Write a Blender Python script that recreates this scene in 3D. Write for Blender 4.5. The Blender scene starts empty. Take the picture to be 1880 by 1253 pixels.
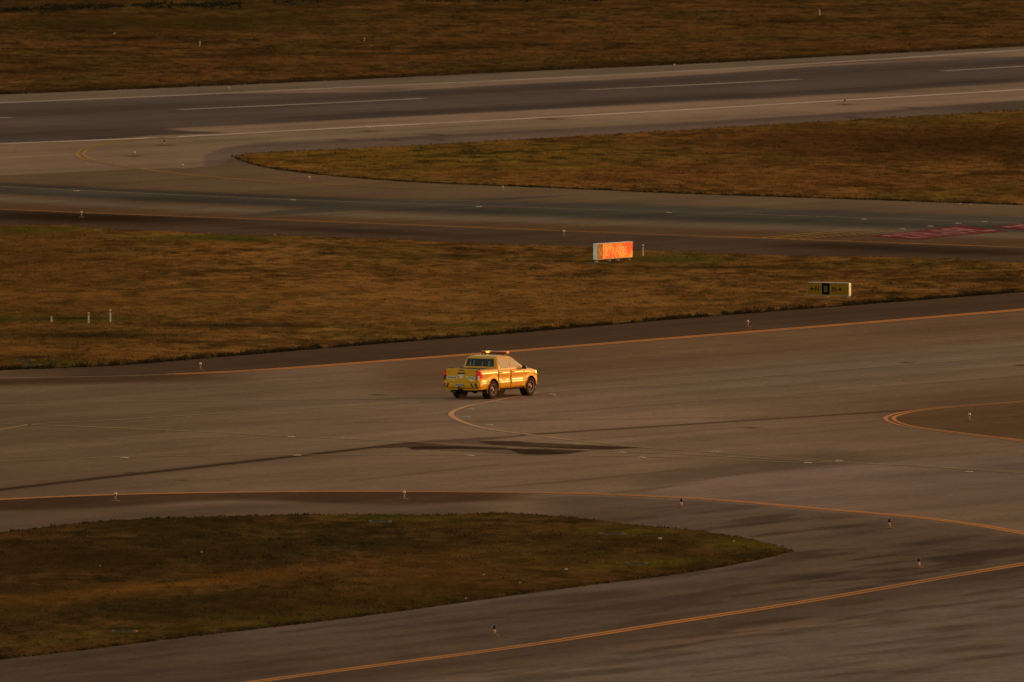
import bpy, bmesh, math, random
import numpy as np
from mathutils import Matrix, Vector

random.seed(7)
rng = np.random.default_rng(11)
scene = bpy.context.scene
COL = scene.collection
R = math.radians

# ------------------------------------------------------------------ camera
CAM_H = 37.0
LENS, SENSOR = 600.0, 36.0
PITCH = R(2.753)
F = LENS / SENSOR * 1880.0
cam_d = bpy.data.cameras.new("camera")
cam_d.lens = LENS; cam_d.sensor_width = SENSOR
cam_d.dof.use_dof = True; cam_d.dof.focus_distance = 720.0; cam_d.dof.aperture_fstop = 4.8
cam_d.clip_start = 5.0; cam_d.clip_end = 40000.0
cam = bpy.data.objects.new("camera", cam_d)
cam.location = (0, 0, CAM_H)
cam.rotation_euler = (R(90) - PITCH, 0, 0)
COL.objects.link(cam)
scene.camera = cam

def ground(px, py, z=0.0):
    """image pixel coordinates (1880 wide camera frame) -> metres on the ground"""
    px = np.asarray(px, float); py = np.asarray(py, float)  # image pixels, cast from the camera onto the ground plane
    a = (px - 940.0) / F
    b = -(py - 626.5) / F
    dy = math.cos(PITCH) + b * math.sin(PITCH)
    dz = -math.sin(PITCH) + b * math.cos(PITCH)
    t = (z - CAM_H) / dz
    return a * t, dy * t

def G3(px, py, z=0.0):
    x, y = ground(px, py, z)
    return Vector((float(x), float(y), z))

# ------------------------------------------------------------------ small utilities
def s2l(c):
    c = np.asarray(c, float) / 255.0
    return np.where(c <= 0.04045, c / 12.92, ((c + 0.055) / 1.055) ** 2.4)

def _hash(ix, iy, seed):
    n = (ix.astype(np.int64) * 374761393 + iy.astype(np.int64) * 668265263 + seed * 974634777) & 0xFFFFFFFF
    n = ((n ^ (n >> 13)) * 1274126177) & 0xFFFFFFFF
    n = n ^ (n >> 16)
    return (n & 0xFFFF) / 65535.0

def vnoise(x, y, seed=0):
    ix = np.floor(x); iy = np.floor(y)
    fx = x - ix; fy = y - iy
    fx = fx * fx * (3 - 2 * fx); fy = fy * fy * (3 - 2 * fy)
    a = _hash(ix, iy, seed); b = _hash(ix + 1, iy, seed)
    c = _hash(ix, iy + 1, seed); d = _hash(ix + 1, iy + 1, seed)
    return (a * (1 - fx) + b * fx) * (1 - fy) + (c * (1 - fx) + d * fx) * fy

def fbm(x, y, octv=4, seed=0, gain=0.5):
    v = 0; amp = 1; tot = 0
    for o in range(octv):
        v = v + amp * vnoise(x * 2 ** o + 17.3 * o, y * 2 ** o - 9.1 * o, seed + o)
        tot += amp; amp *= gain
    return v / tot

def sstep(a, b, x):
    t = np.clip((x - a) / (b - a), 0, 1)
    return t * t * (3 - 2 * t)

def curve(pts, smooth=True):
    """y(x) through points given in image pixels, linear beyond the ends"""
    P = np.array(pts, float)
    P = P[np.argsort(P[:, 0])]
    X, Y = P[:, 0], P[:, 1]
    if len(X) == 2:
        m = (Y[1] - Y[0]) / (X[1] - X[0])
        return lambda x: Y[0] + (np.asarray(x, float) - X[0]) * m
    h = np.diff(X); d = np.diff(Y) / h
    m = np.zeros(len(X))
    for i in range(1, len(X) - 1):
        if d[i - 1] * d[i] > 0:
            w1 = 2 * h[i] + h[i - 1]; w2 = h[i] + 2 * h[i - 1]
            m[i] = (w1 + w2) / (w1 / d[i - 1] + w2 / d[i])
    m[0] = d[0]; m[-1] = d[-1]
    def f(x):
        x = np.asarray(x, float)
        i = np.clip(np.searchsorted(X, x) - 1, 0, len(X) - 2)
        t = (x - X[i]) / h[i]
        tc = np.clip(t, 0, 1)
        y = ((2 * tc**3 - 3 * tc**2 + 1) * Y[i] + (tc**3 - 2 * tc**2 + tc) * h[i] * m[i]
             + (-2 * tc**3 + 3 * tc**2) * Y[i + 1] + (tc**3 - tc**2) * h[i] * m[i + 1])
        y = y + np.where(x < X[0], (x - X[0]) * m[0], 0) + np.where(x > X[-1], (x - X[-1]) * m[-1], 0)
        return y
    return f

# ------------------------------------------------------------------ materials
def new_mat(name):
    m = bpy.data.materials.new(name); m.use_nodes = True
    nt = m.node_tree; b = nt.nodes["Principled BSDF"]
    return m, nt, b

def simple(name, rgb, rough=0.6, metal=0.0, spec=0.5, coat=0.0, coat_rough=0.08, noise=0.0, nscale=6.0, emis=None, estr=0.0, bump=0.0):
    m, nt, b = new_mat(name)
    b.inputs["Base Color"].default_value = (*rgb, 1)
    b.inputs["Roughness"].default_value = rough
    b.inputs["Metallic"].default_value = metal
    b.inputs["Specular IOR Level"].default_value = spec
    b.inputs["Coat Weight"].default_value = coat
    b.inputs["Coat Roughness"].default_value = coat_rough
    if emis:
        b.inputs["Emission Color"].default_value = (*emis, 1)
        b.inputs["Emission Strength"].default_value = estr
    if noise > 0 or bump > 0:
        tc = nt.nodes.new("ShaderNodeTexCoord")
        n = nt.nodes.new("ShaderNodeTexNoise"); n.inputs["Scale"].default_value = nscale
        n.inputs["Detail"].default_value = 5
        nt.links.new(tc.outputs["Object"], n.inputs["Vector"])
        if noise > 0:
            r = nt.nodes.new("ShaderNodeMapRange")
            r.inputs["From Min"].default_value = 0.3; r.inputs["From Max"].default_value = 0.7
            r.inputs["To Min"].default_value = 1 - noise; r.inputs["To Max"].default_value = 1 + noise * 0.4
            nt.links.new(n.outputs["Fac"], r.inputs["Value"])
            mx = nt.nodes.new("ShaderNodeVectorMath"); mx.operation = 'SCALE'
            mx.inputs[0].default_value = rgb
            nt.links.new(r.outputs["Result"], mx.inputs["Scale"])
            nt.links.new(mx.outputs["Vector"], b.inputs["Base Color"])
        if bump > 0:
            bp = nt.nodes.new("ShaderNodeBump"); bp.inputs["Strength"].default_value = bump
            bp.inputs["Distance"].default_value = 0.05
            nt.links.new(n.outputs["Fac"], bp.inputs["Height"])
            nt.links.new(bp.outputs["Normal"], b.inputs["Normal"])
    return m

def surface_mat(name, gain, rough, spec, octaves, bump=0.0, bscale=1.0):
    """colour attribute 'tone' (pavement or turf tones as seen, lens falloff and lip shade painted in) broken up by procedural noise"""
    m, nt, b = new_mat(name)
    N = nt.nodes.new; L = nt.links.new
    at = N("ShaderNodeAttribute"); at.attribute_name = "tone"
    geo = N("ShaderNodeNewGeometry")
    val = None
    for (sx, sy, ang, det, amp, ctr) in octaves:
        mp = N("ShaderNodeMapping"); mp.vector_type = 'TEXTURE'
        mp.inputs["Rotation"].default_value = (0, 0, R(ang))
        mp.inputs["Scale"].default_value = (sx, sy, 1)
        L(geo.outputs["Position"], mp.inputs["Vector"])
        n = N("ShaderNodeTexNoise"); n.inputs["Scale"].default_value = 1.0; n.inputs["Detail"].default_value = det
        n.inputs["Roughness"].default_value = 0.6
        L(mp.outputs["Vector"], n.inputs["Vector"])
        r = N("ShaderNodeMapRange"); r.clamp = False
        r.inputs["From Min"].default_value = 0.25; r.inputs["From Max"].default_value = 0.75
        r.inputs["To Min"].default_value = ctr - amp; r.inputs["To Max"].default_value = ctr + amp
        L(n.outputs["Fac"], r.inputs["Value"])
        if val is None:
            val = r.outputs["Result"]
        else:
            mu = N("ShaderNodeMath"); mu.operation = 'MULTIPLY'
            L(val, mu.inputs[0]); L(r.outputs["Result"], mu.inputs[1]); val = mu.outputs[0]
    g = N("ShaderNodeVectorMath"); g.operation = 'MULTIPLY'; g.inputs[1].default_value = gain
    L(at.outputs["Color"], g.inputs[0])
    sc = N("ShaderNodeVectorMath"); sc.operation = 'SCALE'
    L(g.outputs["Vector"], sc.inputs[0]); L(val, sc.inputs["Scale"])
    L(sc.outputs["Vector"], b.inputs["Base Color"])
    b.inputs["Roughness"].default_value = rough
    b.inputs["Specular IOR Level"].default_value = spec
    if bump:
        n = N("ShaderNodeTexNoise"); n.inputs["Scale"].default_value = bscale; n.inputs["Detail"].default_value = 6
        L(geo.outputs["Position"], n.inputs["Vector"])
        bp = N("ShaderNodeBump"); bp.inputs["Strength"].default_value = bump; bp.inputs["Distance"].default_value = 0.1
        L(n.outputs["Fac"], bp.inputs["Height"]); L(bp.outputs["Normal"], b.inputs["Normal"])
    return m

def paint_mat(name, rgb, under, wear=0.45, sx=2.5, sy=2.5):
    """road paint worn through to the pavement in places"""
    m, nt, b = new_mat(name)
    N = nt.nodes.new; L = nt.links.new
    geo = N("ShaderNodeNewGeometry")
    n = N("ShaderNodeTexNoise"); n.inputs["Scale"].default_value = 1.3; n.inputs["Detail"].default_value = 8
    n.inputs["Roughness"].default_value = 0.7
    L(geo.outputs["Position"], n.inputs["Vector"])
    n2 = N("ShaderNodeTexNoise"); n2.inputs["Scale"].default_value = 0.11; n2.inputs["Detail"].default_value = 3
    L(geo.outputs["Position"], n2.inputs["Vector"])
    ad = N("ShaderNodeMath"); ad.operation = 'ADD'
    L(n.outputs["Fac"], ad.inputs[0]); L(n2.outputs["Fac"], ad.inputs[1])
    r = N("ShaderNodeMapRange")
    r.inputs["From Min"].default_value = 0.5 + wear * 0.9; r.inputs["From Max"].default_value = 0.85 + wear * 0.9
    r.inputs["To Min"].default_value = 1.0; r.inputs["To Max"].default_value = 0.25
    L(ad.outputs[0], r.inputs["Value"])
    mx = N("ShaderNodeMix"); mx.data_type = 'RGBA'
    mx.inputs["A"].default_value = (*under, 1); mx.inputs["B"].default_value = (*rgb, 1)
    L(r.outputs["Result"], mx.inputs["Factor"]); L(mx.outputs["Result"], b.inputs["Base Color"])
    b.inputs["Roughness"].default_value = 1.0
    b.inputs["Specular IOR Level"].default_value = 0.0
    return m

TGAIN = (1.46, 1.51, 1.54)
GGAIN = (1.78, 1.77, 1.66)
GRAINS = [(7, 22, -32, 6, 0.10, 1.0), (1.6, 2.4, -32, 7, 0.10, 1.0), (0.30, 0.8, 0, 4, 0.12, 1.0), (0.10, 0.5, 0, 3, 0.08, 1.0)]
M_TARMAC = surface_mat("worn_asphalt", TGAIN, 1.0, 0.0, GRAINS)
M_TURF = surface_mat("dry_turf", GGAIN, 1.0, 0.0, [(5, 9, 0, 6, 0.22, 1.0), (0.8, 2.2, 0, 6, 0.30, 1.0)], bump=0.35, bscale=3.0)
M_BLADE = surface_mat("grass_blades", GGAIN, 0.9, 0.05, [(0.6, 1.5, 0, 3, 0.2, 1.0)])

M_LINE_O = paint_mat("yellow_line_paint", (0.54, 0.190, 0.050), (0.30, 0.13, 0.05), wear=0.38)
M_LINE_O2 = paint_mat("dull_yellow_line_paint", (0.48, 0.178, 0.048), (0.26, 0.12, 0.05), wear=0.32)
M_LINE_W2 = paint_mat("faded_white_line_paint", (0.38, 0.27, 0.185), (0.24, 0.17, 0.11), wear=0.30)
M_LINE_F = paint_mat("faded_line_paint", (0.33, 0.19, 0.085), (0.24, 0.145, 0.075), wear=0.34)
M_LINE_W = paint_mat("white_line_paint", (0.50, 0.35, 0.24), (0.26, 0.18, 0.12), wear=0.40)
M_LINE_Y = paint_mat("ochre_line_paint", (0.34, 0.16, 0.030), (0.20, 0.12, 0.05), wear=0.36)
M_RED = paint_mat("red_hold_paint", (0.15, 0.020, 0.016), (0.14, 0.065, 0.045), wear=0.50)
M_REDWHITE = paint_mat("white_letter_paint", (0.42, 0.22, 0.18), (0.18, 0.04, 0.03), wear=0.22)

# ------------------------------------------------------------------ object helpers
def tag(o, label=None, cat=None, group=None, kind=None):
    if label: o["label"] = label
    if cat: o["category"] = cat
    if group: o["group"] = group
    if kind: o["kind"] = kind
    return o

def empty(name, loc=(0, 0, 0), rz=0.0):
    o = bpy.data.objects.new(name, None)
    o.location = loc; o.rotation_euler = (0, 0, rz); o.empty_display_size = 0.3
    COL.objects.link(o)
    return o

def grid_object(name, V, cols, rows, tone, mat, parent=None, smooth=True):
    """V: (cols*rows,3) column-major grid, quick numpy mesh"""
    me = bpy.data.meshes.new(name)
    nv = cols * rows
    me.vertices.add(nv); me.vertices.foreach_set("co", V.astype(np.float32).ravel())
    i, j = np.meshgrid(np.arange(cols - 1), np.arange(rows - 1), indexing='ij')
    a = (i * rows + j).ravel(); q = np.stack([a, a + 1, a + rows + 1, a + rows], 1)
    nf = len(q)
    me.loops.add(nf * 4); me.loops.foreach_set("vertex_index", q.astype(np.int32).ravel())
    me.polygons.add(nf); me.polygons.foreach_set("loop_start", np.arange(0, nf * 4, 4, dtype=np.int32))
    me.update(calc_edges=True)
    me.polygons.foreach_set("use_smooth", np.ones(nf, bool) if smooth else np.zeros(nf, bool))
    at = me.color_attributes.new("tone", 'FLOAT_COLOR', 'POINT')
    c = np.ones((nv, 4), np.float32); c[:, :3] = tone
    at.data.foreach_set("color", c.ravel())
    me.materials.append(mat)
    o = bpy.data.objects.new(name, me); COL.objects.link(o)
    if parent: o.parent = parent
    return o

def soup_object(name, V, faces_n, tone, mat):
    """triangle soup: V (n*3,3)"""
    me = bpy.data.meshes.new(name)
    nv = len(V)
    me.vertices.add(nv); me.vertices.foreach_set("co", V.astype(np.float32).ravel())
    me.loops.add(nv); me.loops.foreach_set("vertex_index", np.arange(nv, dtype=np.int32))
    me.polygons.add(nv // 3); me.polygons.foreach_set("loop_start", np.arange(0, nv, 3, dtype=np.int32))
    me.update(calc_edges=True)
    at = me.color_attributes.new("tone", 'FLOAT_COLOR', 'POINT')
    c = np.ones((nv, 4), np.float32); c[:, :3] = tone
    at.data.foreach_set("color", c.ravel())
    me.materials.append(mat)
    o = bpy.data.objects.new(name, me); COL.objects.link(o)
    return o

class MB:
    def __init__(s): s.v = []; s.f = []; s.sm = []
    def add(s, vs, fs, smooth=False, M=None):
        n = len(s.v)
        for p in vs:
            p = Vector(p)
            s.v.append(tuple(M @ p) if M is not None else tuple(p))
        for f in fs:
            s.f.append(tuple(n + i for i in f)); s.sm.append(smooth)
        return s
    def box(s, x0, x1, y0, y1, z0, z1, M=None):
        vs = [(x0,y0,z0),(x1,y0,z0),(x1,y1,z0),(x0,y1,z0),(x0,y0,z1),(x1,y0,z1),(x1,y1,z1),(x0,y1,z1)]
        return s.add(vs, [(0,3,2,1),(4,5,6,7),(0,1,5,4),(1,2,6,5),(2,3,7,6),(3,0,4,7)], False, M)
    def bbox(s, x0, x1, y0, y1, z0, z1, b=0.01, seg=2, M=None):
        bm = bmesh.new()
        bmesh.ops.create_cube(bm, size=1.0)
        for v in bm.verts:
            v.co = Vector(((x0+x1)/2 + v.co.x*(x1-x0), (y0+y1)/2 + v.co.y*(y1-y0), (z0+z1)/2 + v.co.z*(z1-z0)))
        bmesh.ops.bevel(bm, geom=bm.edges[:], offset=b, segments=seg, affect='EDGES', profile=0.7)
        bm.verts.index_update()
        s.add([v.co.copy() for v in bm.verts], [[v.index for v in f.verts] for f in bm.faces], False, M)
        bm.free(); return s
    def lathe(s, prof, n=24, axis='Z', c=(0,0,0), M=None, smooth=True, close=True):
        vs = []; fs = []
        for (r, h) in prof:
            for k in range(n):
                a = 2*math.pi*k/n; x = r*math.cos(a); y = r*math.sin(a)
                if axis == 'Z': p = (c[0]+x, c[1]+y, c[2]+h)
                elif axis == 'X': p = (c[0]+h, c[1]+x, c[2]+y)
                else: p = (c[0]+y, c[1]+h, c[2]+x)
                vs.append(p)
        m = len(prof)
        for i in range(m-1):
            for k in range(n):
                k2 = (k+1) % n
                fs.append((i*n+k, i*n+k2, (i+1)*n+k2, (i+1)*n+k))
        if close:
            fs.append(tuple(reversed(range(n)))); fs.append(tuple(range((m-1)*n, m*n)))
        return s.add(vs, fs, smooth, M)
    def prism(s, poly, fn, th):
        """polygon (a,b) -> fn(a,b,offset) front and back"""
        n = len(poly)
        vs = [fn(a, b, th) for a, b in poly] + [fn(a, b, 0) for a, b in poly]
        fs = [tuple(range(n)), tuple(reversed(range(n, 2*n)))]
        for i in range(n):
            j = (i+1) % n
            fs.append((i, n+i, n+j, j))
        return s.add(vs, fs)
    def build(s, name, mat, parent=None, recalc=True, bevel=0.0):
        bm = bmesh.new()
        vs = [bm.verts.new(p) for p in s.v]
        for f, sm in zip(s.f, s.sm):
            try:
                ff = bm.faces.new([vs[i] for i in f]); ff.smooth = sm
            except ValueError:
                pass
        if recalc: bmesh.ops.recalc_face_normals(bm, faces=bm.faces[:])
        if bevel: bmesh.ops.bevel(bm, geom=bm.edges[:], offset=bevel, segments=2, affect='EDGES')
        me = bpy.data.meshes.new(name); bm.to_mesh(me); bm.free()
        me.materials.append(mat)
        o = bpy.data.objects.new(name, me); COL.objects.link(o)
        if parent: o.parent = parent
        return o

def text_tris(body, size=1.0, width=1.0, bold=0.0, spacing=1.0):
    cu = bpy.data.curves.new("lettering", 'FONT'); cu.body = body; cu.size = size
    cu.align_x = 'CENTER'; cu.align_y = 'CENTER'; cu.offset = bold; cu.space_character = spacing; cu.resolution_u = 4
    o = bpy.data.objects.new("lettering", cu); COL.objects.link(o)
    dg = bpy.context.evaluated_depsgraph_get(); dg.update()
    me = bpy.data.meshes.new_from_object(o.evaluated_get(dg))
    vs = [(v.co.x*width, v.co.y) for v in me.vertices]
    fs = [tuple(p.vertices) for p in me.polygons]
    bpy.data.objects.remove(o); bpy.data.curves.remove(cu); bpy.data.meshes.remove(me)
    xs = [v[0] for v in vs]; ys = [v[1] for v in vs]
    cx, cy = (min(xs)+max(xs))/2, (min(ys)+max(ys))/2
    return [(x-cx, y-cy) for x, y in vs], fs, max(xs)-min(xs), max(ys)-min(ys)

# ------------------------------------------------------------------ airfield outlines (curves in image pixels)
X0, X1 = -520, 2400
cA = curve([(0,175),(320,162),(640,148),(950,133),(1260,119),(1560,103),(1880,86)])
c_far = curve([(0,189.5),(320,176),(640,161),(950,147),(1260,131),(1560,113),(1880,92)])
c_dtop = curve([(0,190),(200,182),(350,173.5),(640,170),(950,155),(1260,139),(1560,119),(1880,104)])
c_near = curve([(0,264.5),(320,252),(640,235),(950,219),(1260,202),(1560,184),(1880,165)])
c_dbot = curve([(0,264),(200,256),(300,246),(425,232),(640,219.5),(950,204),(1260,187),(1560,171),(1880,151)])
c_mid = curve([(0,217),(330,202),(640,188),(780,181),(1075,166),(1260,157),(1470,146),(1730,131),(1880,122)])
cB_t = curve([(425,289),(450,283),(500,279),(640,273),(950,256),(1260,238),(1560,220),(1880,202)])
cB_b = curve([(425,289),(450,299),(490,309),(560,319),(640,327),(790,337),(960,344),(1260,357),(1560,367),(1880,378)])
cR = curve([(0,323),(240,312),(400,306),(425,289.5),(900,300),(1880,290)])
c_tx = curve([(0,343),(137,350),(640,371),(950,381),(1260,390.5),(1560,400),(1880,411)])
cC = curve([(0,384.5),(149,391),(640,409),(950,421),(1260,433),(1560,443.5),(1880,455)])
cD_t = curve([(0,414),(110,413),(180,420),(300,425),(400,430),(520,433),(640,437),(870,446),(1060,453),(1240,462),(1500,471),(1650,473),(1880,484)])
cD_b = curve([(0,681),(200,673),(400,657),(640,637),(950,612),(1260,585.5),(1560,562),(1880,537)])
cD_m = curve([(0,540),(1880,510)])
cE = curve([(60,694),(200,691.5),(313,688),(480,680),(640,668.5),(900,648.5),(1260,619.5),(1560,595.5),(1880,569)])
cF = curve([(0,917.8),(100,913),(207,909),(400,905),(640,903),(860,904),(1035,906.4),(1260,915),(1516,935.8),(1689,951),(1790,964),(1880,979.6)])
cG_t = curve([(0,980),(60,971),(138,962),(300,952),(640,946),(820,946.5),(900,943),(1035,950),(1150,963),(1260,974),(1340,984.5),(1400,997),(1440,1008),(1459,1013.5)])
cG_b = curve([(0,1212),(160,1194),(311,1175),(640,1136),(931,1096),(1110,1072),(1240,1056),(1340,1039),(1400,1027),(1440,1017.5),(1459,1013.5)])
cH = curve([(300,1281),(460,1254),(640,1229.5),(950,1188),(1260,1139.6),(1450,1110),(1620,1081),(1750,1058),(1880,1036)])
cPale = curve([(1180,905),(1240,892),(1350,873),(1530,854),(1700,842),(1880,832)])

def mixc(col, m, rgb):
    m = np.asarray(m)[..., None]
    return col * (1 - m) + np.array(rgb, float) * m

def band(X, Y, top, bot, st=2.0, sb=2.0, x0=None, x1=None, fx=60.0):
    t = top(X) if callable(top) else top
    b = bot(X) if callable(bot) else bot
    m = sstep(-st, st, Y - t) * (1 - sstep(-sb, sb, Y - b))
    if x0 is not None: m = m * sstep(x0 - fx, x0 + fx, X)
    if x1 is not None: m = m * (1 - sstep(x1 - fx, x1 + fx, X))
    return m

def blob(X, Y, cx, cy, rx, ry, slope=0.0):
    d = ((X - cx) / rx) ** 2 + ((Y - cy - slope * (X - cx)) / ry) ** 2
    return np.exp(-d)

def inpoly(X, Y, poly, soft=0.9):
    soft *= 0.42
    """soft inside test for a polygon in image pixels"""
    P = np.array(poly, float); n = len(P)
    inside = np.zeros(X.shape, bool); dist = np.full(X.shape, 1e9)
    for i in range(n):
        x1_, y1_ = P[i]; x2_, y2_ = P[(i + 1) % n]
        c = ((y1_ > Y) != (y2_ > Y)) & (X < (x2_ - x1_) * (Y - y1_) / ((y2_ - y1_) + 1e-9) + x1_)
        inside ^= c
        dx, dy = x2_ - x1_, y2_ - y1_
        t = np.clip(((X - x1_) * dx * 0.01 + (Y - y1_) * dy) / (dx * dx * 0.01 + dy * dy + 1e-9), 0, 1)
        dist = np.minimum(dist, np.hypot((X - x1_ - t * dx) * 0.1, Y - y1_ - t * dy))
    return np.clip(0.5 + np.where(inside, dist, -dist) / (2 * soft), 0, 1)

def zp(pts, ox, oy, k):
    return [(ox + x / k, oy + y / k) for x, y in pts]

def pave_tone(X, Y):
    wx, wy = ground(X, Y)
    shp = X.shape
    c = np.zeros(shp + (3,)) + np.array([98, 75, 55.])
    # ---- runway and shoulders
    run = Y < cR(X)
    rc = np.zeros_like(c) + np.array([105, 82, 61.])
    rc = mixc(rc, band(X, Y, lambda x: cA(x) - 20, c_far, 1, 2), (90, 73, 55))
    rc = mixc(rc, band(X, Y, c_far, c_dtop, 1, 1.5, 380), (110, 85, 64))
    rc = mixc(rc, band(X, Y, c_dtop, c_dbot, 1.2, 1.5), (72, 57, 47))
    off = fbm(X / 260, Y / 9 + X * 0.006, 4, 5)
    st = lambda a, w: np.exp(-((Y - a(X)) / w) ** 2)
    rc = mixc(rc, 0.75 * st(lambda x: c_dbot(x) - 6, 5.5) * sstep(380, 640, X), (56, 43, 36))
    rc = mixc(rc, 0.7 * st(lambda x: c_dtop(x) + 7, 4) * sstep(500, 800, X), (60, 47, 40))
    rc = mixc(rc, 0.7 * st(lambda x: c_mid(x) - 7, 5), (60, 47, 39))
    rc = mixc(rc, 0.45 * st(lambda x: c_mid(x) + 12, 6), (80, 66, 54))
    rc = mixc(rc, 0.6 * st(lambda x: c_mid(x) + 33, 9) * (1 - sstep(200, 420, X)), (58, 45, 36))
    # light wedge against dark wedge west of the second connector
    rc = mixc(rc, band(X, Y, curve([(295,237),(640,220)]), curve([(295,238),(425,243),(640,236)]), 1, 1, 310, None, 20), (110, 84, 64))
    rc = mixc(rc, band(X, Y, curve([(150,250),(300,241),(430,243.5)]), curve([(150,256),(300,248),(430,245)]), 1, 1, 150, 410, 25), (64, 50, 40))
    for cx, cy, rx in ((1370, 179, 70), (1560, 170, 110), (1620, 112, 110), (1780, 106, 90), (1500, 117, 60), (700, 165, 60)):
        rc = mixc(rc, 0.6 * blob(X, Y, cx, cy, rx, 2.2, -0.02), (58, 45, 35))
    # near shoulder
    sh = curve([(374,285),(420,270),(500,262),(640,255.5),(950,241),(1260,224),(1560,206),(1880,185)])
    rc = mixc(rc, band(X, Y, sh, 400, 1.5, 1, 374, None, 6), (88, 68, 55))
    rc = mixc(rc, 0.45 * st(lambda x: sh(x) + 4, 2.5) * sstep(390, 460, X), (70, 53, 42))
    rc = mixc(rc, band(X, Y, c_near, cR, 1, 1, None, 350, 90) * 0.7, (103, 78, 58))
    rc = mixc(rc, sstep(1650, 1850, X) * band(X, Y, sh, 400, 3, 1), (72, 57, 44))
    for cx, cy, rx in ((800, 248, 22), (725, 258, 12), (630, 257, 14), (805, 257, 14), (1010, 219, 26), (1680, 199, 22), (1565, 216, 14)):
        rc = mixc(rc, 0.7 * blob(X, Y, cx, cy, rx, 1.6, 0.03), (52, 38, 30))
    for cx, cy in ((302, 267), (247, 287), (335, 311), (678, 241), (1551, 192)):
        rc = mixc(rc, 0.7 * blob(X, Y, cx, cy, 16, 1.3), (56, 40, 28))
    # ---- taxiway N
    tc = np.zeros_like(c) + np.array([82, 60, 40.])
    tc = mixc(tc, 0.9 * band(X, Y, cR, lambda x: c_tx(x) - 14, 1, 8), (86, 66, 46))
    tc = mixc(tc, band(X, Y, lambda x: c_tx(x) - 6 - 6 * sstep(500, 1200, x), lambda x: c_tx(x) + 12 + 5 * sstep(300, 1200, x), 4, 3), (64, 55, 44))
    tc = mixc(tc, 0.8 * st(lambda x: c_tx(x) + 9, 5), (54, 45, 36))
    tc = mixc(tc, 0.7 * st(lambda x: c_tx(x) - 5, 3) * (1 - sstep(500, 900, X)), (50, 40, 32))
    tc = mixc(tc, 0.8 * st(lambda x: c_tx(x) + 23, 5), (90, 74, 56))
    tc = mixc(tc, 0.7 * band(X, Y, lambda x: c_tx(x) + 30, cC, 4, 1), (74, 50, 31))
    tc = mixc(tc, 0.8 * inpoly(X, Y, [(430,396),(520,386),(600,380),(720,377),(700,384),(560,393),(470,398)], 2), (60, 50, 40))
    tc = mixc(tc, 0.8 * inpoly(X, Y, [(800,366),(910,363),(1040,359),(1020,362),(930,368)], 1.6), (62, 52, 42))
    tc = mixc(tc, 0.55 * blob(X, Y, 600, 333, 260, 14, 0.05), (92, 64, 40))
    dsh = 0.85 + 0.3 * fbm(X / 160, Y / 8, 4, 31)
    tc = mixc(tc, band(X, Y, lambda x: cC(x) + 1.5, 560, 1.5, 1), (66, 48, 34))
    tc = mixc(tc, 0.85 * blob(X, Y, 150, 400, 260, 10, 0.02) * (Y > cC(X)), (30, 18, 10))
    tc = mixc(tc, 0.6 * blob(X, Y, 640, 424, 200, 5, 0.04), (38, 26, 17))
    tc = mixc(tc, 0.7 * blob(X, Y, 1560, 453, 160, 6, 0.02), (36, 23, 13))
    tc = mixc(tc, 0.7 * blob(X, Y, 1780, 463, 150, 6, 0.02), (34, 22, 13))
    # ---- lower apron and taxiways
    ac = np.zeros_like(c) + np.array([100, 76, 56.])
    ac = mixc(ac, 0.6 * (1 - sstep(100, 800, X)), (84, 64, 45))  # darker to the left: lens falloff painted into the apron tone
    ac = mixc(ac, 0.75 * blob(X, Y, 1000, 790, 420, 60), (112, 86, 64))
    ac = mixc(ac, 0.8 * band(X, Y, cE, lambda x: cE(x) + 62, 3, 22, 700), (88, 63, 42))
    ac = mixc(ac, 0.7 * blob(X, Y, 1600, 672, 360, 26, -0.09), (94, 78, 62))
    ac = mixc(ac, 0.7 * blob(X, Y, 1800, 735, 260, 24, -0.08), (72, 50, 31))
    ac = mixc(ac, band(X, Y, 400, cE, 1, 2, 60, None, 120), (66, 47, 32))
    ac = mixc(ac, 0.8 * band(X, Y, curve([(-200,700),(300,688),(700,664)]), curve([(-200,712),(150,705),(420,700),(700,672)]), 3, 5, None, 420, 120), (58, 38, 22))
    inner = inpoly(X, Y, [(1633,769),(1660,760),(1740,750),(1880,739),(2500,700),(2500,880),(1880,809),(1780,797),(1680,784),(1645,776)], 1.2)
    ac = mixc(ac, 0.8 * inner, (78, 54, 33))
    ac = mixc(ac, 0.65 * band(X, Y, cPale, lambda x: cPale(x) + 90, 1.0, 50, 1180, None, 60) * 1.3, (102, 79, 64))
    for k4, o4 in ((1.0, 46), (1.0, 118), (0.9, 172)):
        jl = lambda x, o4=o4: cE(x) + o4 + 0.004 * (x - 900)
        ac = mixc(ac, 0.22 * np.exp(-((Y - jl(X)) / 0.9) ** 2) * (X > 1000) * sstep(0.35, 0.5, fbm(X / 90, Y * 0, 3, 33)), (50, 34, 22))
    ac = mixc(ac, 0.6 * band(X, Y, lambda x: cPale(x) - 28, cPale, 14, 0.8, 1150, 1560, 60), (82, 64, 48))
    ac = mixc(ac, 0.35 * sstep(1500, 1900, X) * (Y > 830) * (Y < 960), (84, 66, 50))
    # expansion joints and sealed cracks
    k1 = curve([(-400,950),(0,899.5),(345,860),(640,827),(764,813),(880,806),(966,798)])
    k2 = curve([(960,799),(1200,783.5),(1240,781),(1597,758),(1720,750.5)])
    ac = mixc(ac, 0.9 * np.exp(-((Y - k1(X)) / (1.9 + 0.4 * (X < 500))) ** 2) * (X < 970) * sstep(1000, 760, X), (44, 29, 18))
    ac = mixc(ac, 0.75 * np.exp(-((Y - k2(X)) / 1.3) ** 2) * (X > 955) * (X < 1725), (52, 35, 22))
    k3 = curve([(700,776),(1200,769),(1500,765)])
    ac = mixc(ac, 0.3 * np.exp(-((Y - k3(X)) / 1.4) ** 2) * (X > 650) * (X < 1500), (72, 50, 34))
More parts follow.
